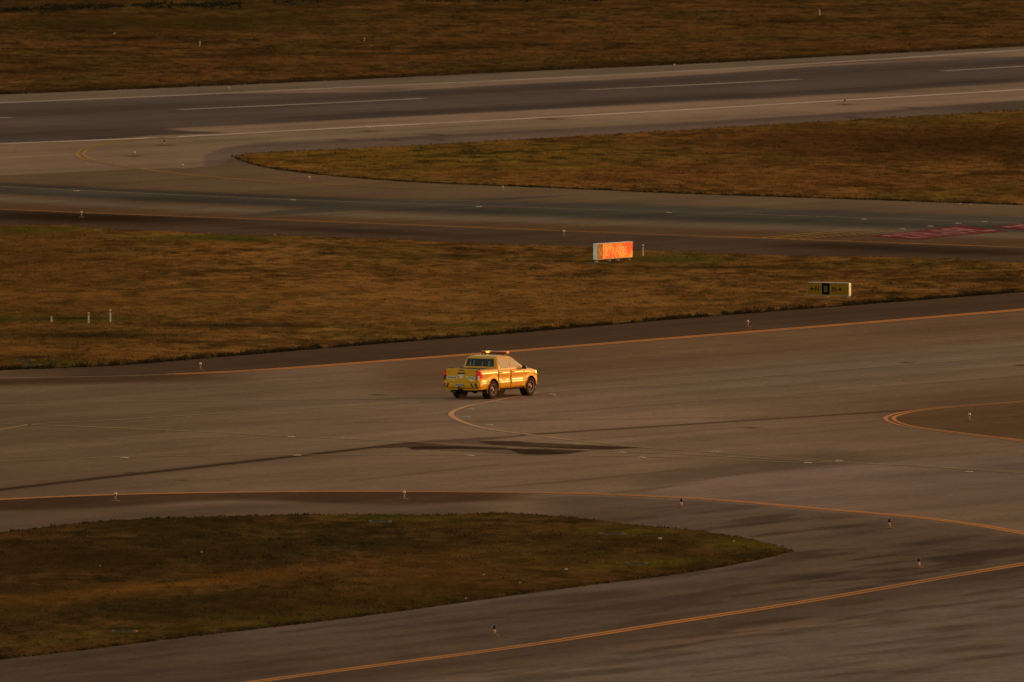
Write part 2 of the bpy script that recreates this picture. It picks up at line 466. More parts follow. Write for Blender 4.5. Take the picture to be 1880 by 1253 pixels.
    for a, b in (([(640,885),(800,864),(960,845)]), ([(860,897),(1060,884),(1240,866)]), ([(1100,905),(1200,893),(1260,888)])) if False else ():
        pass
    for pts in ([(640,884),(780,868),(920,852)], [(880,898),(1060,882),(1260,862)], [(1120,906),(1190,899),(1290,886)]):
        kk = curve(pts)
        ac = mixc(ac, 0.3 * np.exp(-((Y - kk(X)) / 1.5) ** 2) * (X > pts[0][0]) * (X < pts[-1][0]), (66, 46, 32))
    # patched asphalt under the crossing lines
    Z = lambda p: zp(p, 700, 730, 3.76)
    ac = mixc(ac, 0.8 * inpoly(X, Y, Z([(225,312),(300,300),(640,282),(980,262),(1000,268),(690,298),(760,335),(500,322)]), 1.0), (76, 56, 42))
    ac = mixc(ac, 0.75 * inpoly(X, Y, Z([(300,362),(420,350),(900,358),(985,396),(720,384)]), 1.0), (78, 58, 42))
    ac = mixc(ac, 0.85 * inpoly(X, Y, Z([(-60,352),(60,322),(240,312),(500,330),(860,345),(860,352),(400,350),(180,345),(60,350)]), 1.0), (62, 43, 30))
    ac = mixc(ac, 0.9 * inpoly(X, Y, Z([(655,299),(940,302),(1060,312),(1500,332),(1810,347),(1700,354),(1560,362),(1150,354),(990,346),(770,336)]), 0.8), (52, 36, 24))
    ac = mixc(ac, 0.6 * inpoly(X, Y, Z([(950,302),(1060,310),(1500,332),(1350,338),(1070,333)]), 0.8), (72, 53, 37))
    ac = mixc(ac, 0.93 * inpoly(X, Y, Z([(175,346),(300,337),(600,340),(880,352),(1150,358),(1430,370),(1270,393),(1100,398),(980,397),(880,362),(500,355),(215,362)]), 0.7), (44, 30, 20))
    ac = mixc(ac, 0.6 * inpoly(X, Y, Z([(1160,360),(1430,371),(1270,390)]), 0.7), (66, 48, 33))
    for (cx, cy, rx, ry, s_) in ((695, 725.5, 15, 1.3, 0.05), (1874, 671, 12, 1.6, 0), (1380, 786, 16, 1.2, 0), (240, 868, 12, 1.2, 0), (334, 882, 8, 1.0, 0), (1665, 666, 14, 1.2, 0)):
        ac = mixc(ac, 0.7 * blob(X, Y, cx, cy, rx, ry, s_), (48, 34, 22))
    # strip between line F and the lower grass island
    ac = mixc(ac, 0.85 * band(X, Y, cF, lambda x: cF(x) + 20 + 6 * np.sin(x / 90.), 1.5, 5, None, 960, 90), (56, 37, 23))
    ac = mixc(ac, 0.8 * band(X, Y, lambda x: cF(x) + 22, cG_t, 5, 1, None, 900, 90), (76, 58, 42))
    ac = mixc(ac, 0.8 * band(X, Y, lambda x: cF(x) + 4, 1140, 3, 20, 1000, None, 60), (78, 61, 46))
    streak = fbm((X - Y) / 150, (Y + 0.12 * X) / 8.0, 5, 41)
    zone = band(X, Y, lambda x: cF(x) + 10, lambda x: cH(x) + 60, 12, 20, 1150, None, 140)
    ac = mixc(ac, zone * sstep(0.45, 0.75, streak) * 0.5, (50, 35, 25))
    for cx, cy, rx, ry in ((1700, 997, 60, 5), (1480, 1058, 80, 5), (1640, 1048, 50, 4), (1780, 1020, 90, 6), (1560, 967, 60, 4)):
        ac = mixc(ac, 0.55 * blob(X, Y, cx, cy, rx, ry, -0.08), (44, 31, 22))
    # bottom taxiway
    ac = mixc(ac, band(X, Y, lambda x: cG_b(x) - 4, cH, 3, 6, None, 1400, 120) * 0.85, (76, 59, 45))
    ac = mixc(ac, 0.6 * band(X, Y, lambda x: cG_b(x) - 4, lambda x: cG_b(x) + 16, 2, 10, 500, 1450, 150), (88, 70, 57))
    ac = mixc(ac, 0.9 * band(X, Y, cH, lambda x: cH(x) + 30, 2, 20), (70, 53, 40))
    ac = mixc(ac, band(X, Y, lambda x: cH(x) + 45, 2000, 25, 2), (90, 73, 58))
    low = (Y > cG_b(X) - 5) & (Y > 1000)
    ac = mixc(ac, 0.5 * low * sstep(0.45, 0.75, streak) * 0.8, (54, 40, 29))
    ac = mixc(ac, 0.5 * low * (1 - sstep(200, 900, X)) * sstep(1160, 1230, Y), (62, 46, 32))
    c = ac
    tax = (Y < cD_m(X)) & (~run)
    c = np.where(tax[..., None], tc, c)
    c = np.where(run[..., None], rc, c)
    # general mottling, streaked along the pavement direction
    n1 = fbm(wx / 6.0, wy / 14.0, 5, 3); n2 = fbm((wx * 0.85 - wy * 0.53) / 1.5, (wx * 0.53 + wy * 0.85) / 26.0, 4, 9)
    c = c * (1 + 0.16 * (n1 - 0.5) + 0.22 * (n2 - 0.5))[..., None]
    return s2l(np.clip(c, 3, 250))

def turf_tone(X, Y, jitter=0.0):
    """grass tones placed by image pixel: dry straw, brown, olive and dark growth; edge lip shade painted in"""
    wx, wy = ground(X, Y)
    a = fbm(wx / 5.0, wy / 13.0, 5, 51); b = fbm(wx / 2.4, wy / 6.5, 5, 61); d = fbm(wx / 1.3, wy / 2.8, 4, 71)
    c = np.zeros(X.shape + (3,)) + np.array([72, 45, 18.])
    c = mixc(c, sstep(0.42, 0.62, a) * 0.8, (90, 56, 24))
    c = mixc(c, sstep(0.48, 0.64, b) * 0.7, (54, 33, 13))
    c = mixc(c, sstep(0.50, 0.66, fbm(wx / 3.0, wy / 4.5, 4, 57)) * 0.5, (98, 66, 31))
    c = mixc(c, sstep(0.53, 0.68, fbm(wx / 7.0, wy / 18.0, 4, 81)) * 0.45, (62, 50, 16))
    c = mixc(c, sstep(0.54, 0.74, d) * 0.6, (36, 24, 8))
    d2 = fbm(wx / 0.45, wy / 1.0, 3, 75)
    c = mixc(c, sstep(0.55, 0.75, d2) * 0.6, (38, 25, 8)); c = mixc(c, sstep(0.55, 0.75, 1 - d2) * 0.35, (112, 74, 34))
    c = mixc(c, sstep(0.62, 0.78, fbm(wx / 1.8, wy / 4.0, 4, 91)) * 0.5, (108, 70, 30))
    top = Y < 190
    f = np.ones(X.shape)
    f = np.where(top, 0.80, f); f = np.where(Y > 930, 0.98, f)
    # far field
    g = top * 0.8 * band(X, Y, -400, lambda x: 18 - 0.012 * x + 8 * np.sin(x / 70.), 4, 4)
    c = mixc(c, g * 0.6, (50, 34, 13))
    c = mixc(c, top * 0.8 * blob(X, Y, 250, 45, 420, 16, -0.01), (50, 36, 12))
    c = mixc(c, top * 0.6 * blob(X, Y, 230, 72, 110, 3.5), (30, 20, 8))
    for cx, cy, rx, ry in ((950, 72, 330, 5), (1700, 80, 300, 5), (60, 142, 90, 4), (1500, 60, 260, 5), (1750, 96, 300, 8), (700, 110, 400, 7)):
        c = mixc(c, top * 0.55 * blob(X, Y, cx, cy, rx, ry, -0.02), (92, 56, 24))
    for cx, cy, rx, ry in ((860, 88, 120, 4), (1480, 40, 170, 4), (450, 102, 90, 4), (1120, 118, 160, 3), (80, 130, 120, 5), (900, 20, 80, 3)):
        c = mixc(c, top * 0.6 * blob(X, Y, cx, cy, rx, ry, -0.02), (40, 26, 9))
    c = mixc(c, top * 0.6 * (np.abs(Y - cA(X) + 3) < 3), (38, 25, 9))  # shade of the far grass lip painted as a dark edge
    # island between runway and taxiway
    isB = (Y > 190) & (Y < cD_m(X) - 110) & (Y < 395)
    c = mixc(c, isB * 0.75 * blob(X, Y, 820, 290, 330, 26), (84, 62, 20))
    c = mixc(c, isB * sstep(0.5, 0.66, d) * blob(X, Y, 860, 285, 330, 30) * 0.75, (34, 28, 8))
    c = mixc(c, isB * 0.7 * blob(X, Y, 1560, 262, 330, 30), (50, 29, 11))
    c = mixc(c, isB * 0.7 * blob(X, Y, 1800, 270, 240, 26), (42, 24, 9))
    c = mixc(c, isB * 0.5 * blob(X, Y, 1300, 325, 400, 18, 0.03), (84, 48, 20))
    c = mixc(c, isB * 0.55 * blob(X, Y, 1740, 222, 200, 8, -0.05), (62, 50, 15))
    c = mixc(c, isB * 0.5 * blob(X, Y, 1030, 308, 90, 3), (94, 80, 22))
    # middle field
    isD = (Y > cD_t(X) - 4) & (Y < cD_b(X) + 4)
    c = mixc(c, isD * 0.45 * blob(X, Y, 850, 560, 600, 55), (96, 64, 28))
    c = mixc(c, isD * 0.5 * (1 - sstep(0, 500, X)), (66, 42, 15))
    for cx, cy, rx, ry in ((60, 424, 90, 6), (380, 438, 120, 6), (150, 588, 110, 5), (10, 590, 30, 4), (90, 668, 60, 5), (450, 443, 60, 3), (1230, 478, 110, 9), (940, 445, 60, 3), (860, 599, 60, 3)):
        c = mixc(c, isD * 0.85 * blob(X, Y, cx, cy, rx, ry), (50, 46, 12))
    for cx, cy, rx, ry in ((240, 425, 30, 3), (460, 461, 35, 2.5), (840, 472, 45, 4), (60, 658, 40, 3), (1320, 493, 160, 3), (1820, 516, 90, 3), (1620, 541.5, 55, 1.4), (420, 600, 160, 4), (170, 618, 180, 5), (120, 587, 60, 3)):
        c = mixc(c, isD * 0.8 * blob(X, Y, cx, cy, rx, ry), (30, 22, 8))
    c = mixc(c, isD * 0.9 * sstep(-4.5, -1.5, Y - cD_b(X)) * sstep(0.3, 0.5, fbm(wx / 1.8, wy / 7.0, 3, 14)), (26, 19, 7))  # broken dark edge: shade of the grass lip put into the tone
    c = mixc(c, isD * 0.9 * sstep(-2.0, -0.8, Y - cD_b(X)), (24, 17, 7))  # solid rim of the same painted lip shade
    c = mixc(c, isB * 0.8 * sstep(-2.5, -0.8, Y - cB_b(X)), (30, 20, 8))  # lip shade painted along the wedge's lower edge
    # lower island
    isG = (Y > 930)
    c = c * (1 - 0.27 * isG)[..., None]; c = mixc(c, isG * 0.18, (50, 38, 18)); c = mixc(c, isG * 0.6 * sstep(0.5, 0.68, fbm(wx / 3.2, wy / 9.0, 4, 55)), (38, 27, 9))
    c = mixc(c, isG * 0.75 * sstep(-3, -0.8, Y - cG_b(X)), (36, 26, 10))  # weaker lip shade painted along the island's lower edge
    c = mixc(c, isG * 0.7 * blob(X, Y, 300, 1078, 420, 12, -0.11), (88, 54, 19))
    c = mixc(c, isG * 0.4 * blob(X, Y, 800, 1060, 260, 40, -0.1), (80, 50, 18))
    c = mixc(c, isG * 0.6 * blob(X, Y, 150, 1030, 260, 30), (40, 26, 9))
    for cx, cy, rx, ry, s_ in ((740, 953, 130, 7, 0), (1130, 978, 90, 9, 0.03), (1180, 1038, 110, 8, -0.05), (150, 1172, 260, 10, -0.1), (1370, 1002, 90, 10, 0.06), (30, 1137, 40, 5, 0), (480, 1145, 240, 6, -0.12)):
        c = mixc(c, isG * (0.75 if cy < 1100 else 0.35) * blob(X, Y, cx, cy, rx, ry, s_), (68, 56, 13))
    for cx, cy, rx, ry, s_ in ((730, 952, 70, 4, 0), (1130, 976, 26, 4, 0), (330, 1068, 60, 3, -.1), (220, 1158, 40, 3, 0), (640, 1000, 120, 6, 0), (300, 1110, 200, 8, -.1)):
        c = mixc(c, isG * 0.6 * blob(X, Y, cx, cy, rx, ry, s_), (30, 24, 7))
    c = c * f[..., None]
    if jitter > 0:
        c = c * (1 + jitter * (rng.random(X.shape) - 0.5) * 2)[..., None]
    return s2l(np.clip(c, 3, 250))

def strip(name, top, bot, mat, tone_fn, x0=X0, x1=X1, dx=5.0, dy=1.5, z=0.0, height=None, kind='structure', label=None):
    xs = np.arange(x0, x1 + 0.01, dx)
    if xs[-1] < x1: xs = np.append(xs, x1)
    t = top(xs) if callable(top) else np.full(len(xs), float(top))
    b = bot(xs) if callable(bot) else np.full(len(xs), float(bot))
    b = np.maximum(b, t + 0.01)
    rows = int(np.max(b - t) / dy) + 2
    v = np.linspace(0, 1, rows)
    X = np.repeat(xs[:, None], rows, 1); Y = t[:, None] + (b - t)[:, None] * v[None, :]
    wx, wy = ground(X, Y)
    Zv = np.full(X.shape, z)
    if height is not None:
        Zv = Zv + height(X, Y, wx, wy, t[:, None], b[:, None])
    V = np.stack([wx, wy, Zv], -1).reshape(-1, 3)
    tone = tone_fn(X, Y).reshape(-1, 3)
    o = grid_object(name, V, len(xs), rows, tone, mat)
    return tag(o, label, ("grass" if kind == "stuff" else None), None, kind)

# base ground out to the horizon
gm = simple("far_turf", (0.115, 0.06, 0.022), 1.0, spec=0.0, noise=0.35, nscale=0.05)
b_ = MB(); b_.add([(-9000, -300, -0.12), (9000, -300, -0.12), (9000, 18000, -0.12), (-9000, 18000, -0.12)], [(0, 1, 2, 3)])
tag(b_.build("ground", gm), kind='structure')

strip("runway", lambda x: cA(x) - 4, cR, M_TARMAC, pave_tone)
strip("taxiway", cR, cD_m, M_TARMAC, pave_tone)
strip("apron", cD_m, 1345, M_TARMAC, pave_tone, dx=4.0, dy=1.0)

def turf_h(amp, lip=0.02):
    def f(X, Y, wx, wy, t, b):
        n = fbm(wx / 1.1, wy / 2.5, 4, 21); m = fbm(wx / 9.0, wy / 22.0, 3, 22)
        e = np.clip((Y - t) / 2.0, 0, 1) * np.clip((b - Y) / 3.0, 0, 1) ** 0.5
        return -0.03 + e * (0.032 + lip * 0.5 + amp * 0.45 * n + amp * 0.5 * m)
    return f
turf_areas = [
    ("turf", lambda x: 0 * x - 70.0, cA, X0, X1, 0.09),
    ("turf", cB_t, cB_b, 425, X1, 0.08),
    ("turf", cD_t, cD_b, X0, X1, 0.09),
    ("turf", cG_t, cG_b, X0, 1459, 0.09),
]
for nm, t_, b2, xa, xb, amp in turf_areas:
    wig = lambda f_, sd_: (lambda x: f_(x) + 1.5 * (fbm(np.asarray(x, float) / 13.0, np.asarray(x, float) * 0, 4, sd_) - 0.5) * np.clip(np.minimum(np.asarray(x, float) - xa, xb - np.asarray(x, float)) / 60.0, 0.1, 1))
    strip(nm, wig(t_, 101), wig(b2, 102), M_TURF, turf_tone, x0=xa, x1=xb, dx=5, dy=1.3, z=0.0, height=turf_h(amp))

# ------------------------------------------------------------------ grass tufts (stuff)
CLEAR = [(1127, 484, 44, 6.5), (1522, 550, 46, 5.5), (45, 664, 16, 2.5), (60, 673, 16, 2.5), (698, 960, 20, 3), (1125, 983, 22, 3), (1170, 1038, 18, 3), (228, 1162, 20, 3)]
def tufts(name, t_fn, b_fn, x0, x1, per_px, hmin, hmax, label=None, tone_mul=1.0, tone=None, wide=1.0, kind='stuff', pts=None, blades=4):
    if pts is None:
        W = x1 - x0
        xs = x0 + rng.random(400) * W
        tt = np.asarray(t_fn(xs), float); bb = np.asarray(b_fn(xs), float)
        ymin, ymax = tt.min(), bb.max()
        n = int(W * (ymax - ymin) * per_px)
        px = x0 + rng.random(n) * W; py = ymin + rng.random(n) * (ymax - ymin)
        t = t_fn(px); b = b_fn(px)
        keep = (py > t + 0.5) & (py < b - 0.2)
        px = px[keep]; py = py[keep]
    else:
        px, py = pts
    wx, wy = ground(px, py)
    ok = np.ones(len(px), bool)
    for cx_, cy_, rx_, ry_ in CLEAR: ok &= ~((np.abs(px - cx_) < rx_) & (np.abs(py - cy_) < ry_))
    px, py, wx, wy = px[ok], py[ok], wx[ok], wy[ok]
    n = len(px)
    c = turf_tone(px, py, 0.34) if tone is None else np.repeat(s2l(tone)[None], n, 0) * (0.6 + 0.8 * rng.random((n, 1)))
    c = c * tone_mul
    dens = fbm(wx / 1.3, wy / 2.8, 4, 71)
    h = (hmin + (hmax - hmin) * rng.random(n) ** 2.2) * (0.7 + 0.8 * dens)
    V = np.zeros((n, blades, 3, 3)); T = np.zeros((n, blades, 3, 3))
    for k in range(blades):
        a = rng.random(n) * 2 * math.pi; r = rng.random(n) * 0.07 * wide
        bx = wx + r * np.cos(a); by = wy + r * np.sin(a)
        a2 = rng.random(n) * 2 * math.pi; w = (0.012 + 0.022 * rng.random(n)) * wide
        ux = np.cos(a2) * w; uy = np.sin(a2) * w
        hh = h * (0.55 + 0.6 * rng.random(n)); la = rng.random(n) * 2 * math.pi; ln = hh * (0.2 + 0.7 * rng.random(n))
        V[:, k, 0] = np.stack([bx - ux, by - uy, np.full(n, 0.0)], -1)
        V[:, k, 1] = np.stack([bx + ux, by + uy, np.full(n, 0.0)], -1)
        V[:, k, 2] = np.stack([bx + np.cos(la) * ln, by + np.sin(la) * ln, 0.02 + hh], -1)
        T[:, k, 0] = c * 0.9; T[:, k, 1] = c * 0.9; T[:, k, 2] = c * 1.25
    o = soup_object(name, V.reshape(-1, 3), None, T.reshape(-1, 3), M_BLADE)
    return tag(o, label, ("grass" if kind == "stuff" else None), None, kind)

tufts("grass", lambda x: -30 + 0 * x, cA, -250, 2130, 0.11, 0.03, 0.17, "dry brown grass of the far field beyond the runway", wide=1.4)
tufts("grass", cB_t, cB_b, 425, 2130, 0.15, 0.03, 0.14, "wedge of tufted grass between the runway and the taxiway", wide=1.2)
tufts("grass", cD_t, cD_b, -250, 2130, 0.16, 0.03, 0.13, "dry grass strip around the two lettered signs", wide=1.1)
tufts("grass", cG_t, cG_b, -250, 1455, 0.18, 0.02, 0.11, "dark pointed grass island in the foreground")
# longer grass along the cut turf edges, lip shade put into its dark tone
def edge_tufts(fn, x0, x1, n, spread, off, hm):
    px = x0 + rng.random(n) * (x1 - x0); g = fbm(px / 14.0, px * 0, 3, 5)
    keep = rng.random(n) < sstep(0.3, 0.62, g); px = px[keep]
    return px, fn(px) + off - np.abs(rng.normal(0, spread, len(px)))
for fn, x0, x1, n, sp, hm in ((cD_b, -250, 2130, 13000, 2.5, .14), (cA, -250, 2130, 6000, 1.4, .13), (cB_b, 425, 2130, 3500, 1.5, .10), (cG_b, -250, 1450, 2500, 2.5, .08), (cG_t, -250, 1450, 1800, -1.5, .08)):
    p = edge_tufts(fn, x0, x1, n, abs(sp), -0.8 if sp > 0 else 3.0, hm)
    tufts("grass", None, None, 0, 0, 0, 0.05, hm, "longer grass along the pavement edge, lip shade in its dark colour", tone=(32, 23, 8), wide=1.2, pts=p)
# bushy weeds along the far ditch
px = np.concatenate([rng.random(9000) * 640 - 200, 500 + rng.random(250) * 100, 780 + rng.random(700) * 330])
yy = curve([(-250, 27), (0, 22), (80, 19), (200, 14), (430, 11), (600, 3), (1100, 1)])(px) + rng.normal(0, 1, len(px)) * (0.5 + 4.0 * fbm(px / 45, px * 0, 3, 8) ** 1.5)
keep = rng.random(len(px)) < 0.8 * sstep(0.34, 0.72, fbm(px / 16.0, yy / 2.0, 4, 77))
tufts("weeds", None, None, 0, 0, 0, 0.10, 0.34, "dark green weeds along the far ditch at the top left", tone=(24, 22, 9), wide=2.2, pts=(px[keep], yy[keep]), blades=5)

# ------------------------------------------------------------------ painted lines
def cat_rom(P, n=14):
    P = [np.array(p, float) for p in P]
    P = [2 * P[0] - P[1]] + P + [2 * P[-1] - P[-2]]
    out = []
    for i in range(1, len(P) - 2):
        for k in range(n):
            t = k / n
            out.append(0.5 * ((2 * P[i]) + (-P[i-1] + P[i+1]) * t + (2*P[i-1] - 5*P[i] + 4*P[i+1] - P[i+2]) * t*t + (-P[i-1] + 3*P[i] - 3*P[i+1] + P[i+2]) * t**3))
    out.append(P[-2])
    return out

def ribbon(name, pts, width, mat, z=0.012, offset=0.0, n=14, raw=False):
    pw = [np.array(ground(*p)) for p in (pts if raw else cat_rom(pts, n))]
    pw = np.array(pw)
    d = np.gradient(pw, axis=0); d /= np.linalg.norm(d, axis=1)[:, None] + 1e-9
    nrm = np.stack([-d[:, 1], d[:, 0]], 1)
    a = pw + nrm * (offset - width / 2); b = pw + nrm * (offset + width / 2)
    m = MB(); vs = []
    for i in range(len(pw)):
        vs += [(a[i, 0], a[i, 1], z), (b[i, 0], b[i, 1], z)]
    m.add(vs, [(2*i, 2*i+2, 2*i+3, 2*i+1) for i in range(len(pw) - 1)])
    o = m.build(name, mat, recalc=False)
    return tag(o, kind='structure')

def line(fn, x0, x1, width, mat, name="painted_line", step=40, z=0.012, offset=0.0):
    xs = np.append(np.arange(x0, x1, step), x1)
    return ribbon(name, [(x, float(fn(x))) for x in xs], width, mat, z, offset, 3)

def double(fn, x0, x1, mat, w=0.16, gap=0.17, **k):
    for s in (-1, 1):
        line(fn, x0, x1, w, mat, offset=s * (w + gap) / 2, **k)

line(c_far, X0, X1, 1.0, M_LINE_W2, "runway_edge_line")
line(c_near, X0, X1, 0.9, M_LINE_W, "runway_edge_line")
for a, b in ((-330, 20), (330, 780), (1075, 1470), (1730, 2150)):
    line(c_mid, a, b, 0.7, M_LINE_W2, "runway_centre_line")
line(c_tx, X0, X1, 0.24, M_LINE_F, "taxiway_centre_line")
double(cC, X0, X1, M_LINE_O2, w=0.17)
double(cE, 313, X1, M_LINE_O, w=0.38, gap=0.14)
line(cE, -100, 313, 0.25, M_LINE_F)
double(cF, X0, X1, M_LINE_O, w=0.26, gap=0.08)
double(cH, 200, X1, M_LINE_O2, w=0.25, gap=0.12)
# loop at the right
loopJ = [(2100,717),(1880,738),(1740,748.5),(1672,756),(1643,763),(1633,769),(1645,777),(1682,785.5),(1780,798),(1880,810),(2100,838)]
for o_ in (-0.17, 0.17): ribbon("painted_line", loopJ, 0.17, M_LINE_O, offset=o_)
# loop at the second connector near the runway
loopK = [(330,250),(250,257.5),(195,264),(160,273),(147,283),(160,293),(192,300),(247,309),(343,321),(480,333),(640,341),(820,350)]
for o_ in (-0.2, 0.2): ribbon("painted_line", loopK, 0.2, M_LINE_Y, offset=o_)
# turning line in front of the truck
uturn = [(2100,636),(1880,653.5),(1760,662.5),(1500,683),(1260,703.7),(1100,713.5),(985,722.5),(926,733),(902,738),(859.6,746),(835,754.5),(828,760.8),(836,769),(860,779),(897,788.5),(966,798),(1046,808.5),(1125,816.5),(1200,824),(1360,835),(1540,848),(1700,857),(1880,867),(2100,880)]
ribbon("painted_line", uturn[:7], 0.22, M_LINE_F)
ribbon("painted_line", uturn[16:], 0.22, M_LINE_F)
ribbon("painted_line", uturn[6:17], 0.24, paint_mat("turn_line_paint", (0.50, 0.25, 0.11), (0.32, 0.18, 0.095), wear=0.30))
line(curve([(-300,739),(154,738),(640,734),(905,729)]), -300, 880, 0.20, M_LINE_F)
line(curve([(-300,835),(0,789.5),(57,780),(200,772),(400,760),(640,746.6),(820,737)]), -300, 820, 0.22, M_LINE_F)
line(curve([(-300,777),(0,779),(57,780.5),(300,790),(640,807),(764,812),(966,822),(1200,832.5),(1540,849.5)]), -300, 1540, 0.26, M_LINE_F)
line(curve([(-300,852),(0,846.6),(228,839.7),(400,837),(640,836),(849,836),(1000,836.5),(1240,841),(1482,850),(1579,852),(1880,869)]), -300, 2100, 0.24, M_LINE_F)

# holding position: yellow bars, red field, white letters
def bil(A, B, C, D, u, v):
    # A origin, B = u end, D = v end
    A, B, C, D = [np.array(ground(*p)) for p in (A, B, C, D)]
    return A*(1-u)*(1-v) + B*u*(1-v) + C*u*v + D*(1-u)*v
hb = ((1468,441.5),(1655,425.5),(1575,420.5),(1386,437.5))
for i, v in enumerate((0.08, 0.32, 0.62, 0.88)):
    segs = [(0, 1)] if i > 1 else [(k/14, k/14 + 0.045) for k in range(14)]
    m = MB()
    for u0, u1 in segs:
        q = [bil(*hb, u0, v), bil(*hb, u1, v), bil(*hb, u1, v+0.09), bil(*hb, u0, v+0.09)]
        m.add([(p[0], p[1], 0.012) for p in q], [(0, 1, 2, 3)])
    tag(m.build("hold_line", M_LINE_Y, recalc=False), kind='structure')
rq = ((1684,440.3),(1848,425),(1760,415.5),(1596,434))
m = MB(); q = [bil(*rq, a, b) for a, b in ((0, 0), (1, 0), (1, 1), (0, 1))]
m.add([(p[0], p[1], 0.012) for p in q], [(0, 1, 2, 3)])
tag(m.build("hold_marking", M_RED, recalc=False), kind='structure')
tv, tf, tw, th = text_tris("27R-09L", 1.0, bold=0.03)
m = MB(); m.add([(*bil(*rq, 0.5 + x/tw*0.93, 0.5 + y/th*0.78), 0.022) for x, y in tv], tf)
tag(m.build("hold_marking_letters", M_REDWHITE, recalc=False), kind='structure')
rq2 = ((1905,424),(2067,409),(1981,399.5),(1818,417.5))
m = MB(); q = [bil(*rq2, a, b) for a, b in ((0, 0), (1, 0), (1, 1), (0, 1))]
m.add([(p[0], p[1], 0.012) for p in q], [(0, 1, 2, 3)])
tag(m.build("hold_marking", M_RED, recalc=False), kind='structure')
m = MB(); m.add([(*bil(*rq2, 0.5 + x/tw*0.93, 0.5 + y/th*0.78), 0.022) for x, y in tv], tf)
tag(m.build("hold_marking_letters", M_REDWHITE, recalc=False), kind='structure')

# ------------------------------------------------------------------ pickup truck
def apply_bool(o, cutters):
    for c in cutters:
        md = o.modifiers.new("cut", 'BOOLEAN'); md.operation = 'DIFFERENCE'; md.object = c; md.solver = 'EXACT'
    dg = bpy.context.evaluated_depsgraph_get(); dg.update()
    me = bpy.data.meshes.new_from_object(o.evaluated_get(dg))
    o.modifiers.clear(); old = o.data; o.data = me; bpy.data.meshes.remove(old)
    for c in cutters:
        d = c.data; bpy.data.objects.remove(c); bpy.data.meshes.remove(d)

YEL = (0.53, 0.240, 0.003)
M_BODY = simple("yellow_car_paint", YEL, 0.42, spec=0.2, coat=0.13, coat_rough=0.15, noise=0.10, nscale=2.5)
M_BLACKP = simple("black_plastic", (0.012, 0.011, 0.010), 0.55, noise=0.3, nscale=8)
M_UNDER = simple("dusty_underbody", (0.018, 0.013, 0.010), 0.9, spec=0.1, noise=0.4, nscale=6)
M_TYRE = simple("dusty_tyre_rubber", (0.034, 0.020, 0.013), 0.9, spec=0.08, noise=0.4, nscale=9)
M_RIM = simple("dull_steel_rim", (0.12, 0.075, 0.055), 0.5, metal=0.2, spec=0.4, noise=0.3, nscale=12)
M_DARKG = simple("dark_window_glass", (0.024, 0.019, 0.011), 0.2, spec=0.10)
M_SEAT = simple("seat_fabric", (0.09, 0.08, 0.065), 0.9)
M_RED_L = simple("red_tail_lens", (0.45, 0.006, 0.010), 0.2, emis=(1, 0.01, 0.03), estr=0.25)
M_CLEAR = simple("clear_lamp_lens", (0.55, 0.52, 0.45), 0.15, coat=0.5)
M_AMBER = simple("amber_beacon_lens", (0.30, 0.030, 0.010), 0.3, spec=0.3)
M_FLASH = simple("lit_amber_beacon", (0.9, 0.45, 0.08), 0.4, emis=(1.0, 0.40, 0.05), estr=2.0)
M_PLATE = simple("grey_number_plate", (0.26, 0.22, 0.18), 0.5, noise=0.2, nscale=20)
M_WHITE = simple("white_reflective_tape", (0.50, 0.46, 0.36), 0.4)
M_MARK = simple("dark_decal_ink", (0.05, 0.022, 0.015), 0.5)
M_CHROME = simple("bright_lamp_trim", (0.7, 0.66, 0.6), 0.15, metal=0.9)

# side glass with the pale evening sky reflection painted into its base colour
def glass_mat():
    m, nt, b = new_mat("side_window_glass")
    b.inputs["Base Color"].default_value = (0.25, 0.21, 0.155, 1)
    b.inputs["Roughness"].default_value = 0.45
    b.inputs["Metallic"].default_value = 0.0
    b.inputs["Specular IOR Level"].default_value = 0.12
    return m
M_GLASS = glass_mat()

truck = empty("pickup_truck", G3(902.5, 729.2), R(-31))
tag(truck, "yellow double cab pickup truck with amber roof light bar driving over the apron", "pickup truck")

AX_F, AX_R, RW = 1.735, -1.35, 0.385
def ztop(y):
    if y < -0.98: return 1.27
    if y < 1.2: return 1.22
    t = (y - 1.2) / 1.42
    return 1.22 - 0.13 * t - 0.13 * t ** 4
def sxs(y):
    s = 1.0
    if y > 1.6: s -= 0.17 * ((y - 1.6) / 1.0) ** 2.0
    if y < -2.25: s -= 0.05 * ((-2.25 - y) / 0.2) ** 2
    return s
PROF = [(0.0,.40),(.55,.40),(.80,.405),(.862,.43),(.884,.50),(.897,.58),(.912,.655),(.908,.70),(.893,.745),(.886,.80),(.888,.88),(.896,.96),(.910,1.03),(.914,1.07),(.904,1.12),(.888,1.18),(.868,1.225),(.83,1.25),(.74,1.262),(.4,1.275),(0,1.28)]
def side_x(y, z):
    zz = [p[1] for p in PROF[3:18]]; xx = [p[0] for p in PROF[3:18]]
    zt = ztop(y)
    zq = z if z < 0.8 else 0.8 + (z - 0.8) * (1.25 - 0.8) / (zt - 0.8)
    x = float(np.interp(zq, zz, xx)) * sxs(y)
    for ay in (AX_F, AX_R):
        d = math.hypot(y - ay, z - 0.39)
        if z < 1.02: x += 0.028 * math.exp(-((d - 0.50) / 0.07) ** 2)
    return x
def body_section(y):
    zt = ztop(y); half = []
    for i, (x, z) in enumerate(PROF):
        z2 = z if z < 0.8 else 0.8 + (z - 0.8) * (zt - 0.8) / (1.25 - 0.8)
        if 3 <= i < 17: x2 = side_x(y, z2)
        else: x2 = x * sxs(y)
        half.append((x2, z2))
    full = half + [(-x, z) for x, z in reversed(half[1:-1])]
    return full
ys = [-2.46, -2.42, -2.36] + [round(-2.28 + 0.07 * i, 3) for i in range(0, 68)]
ys = [y for y in ys if y < 2.44] + [2.46, 2.52, 2.56]
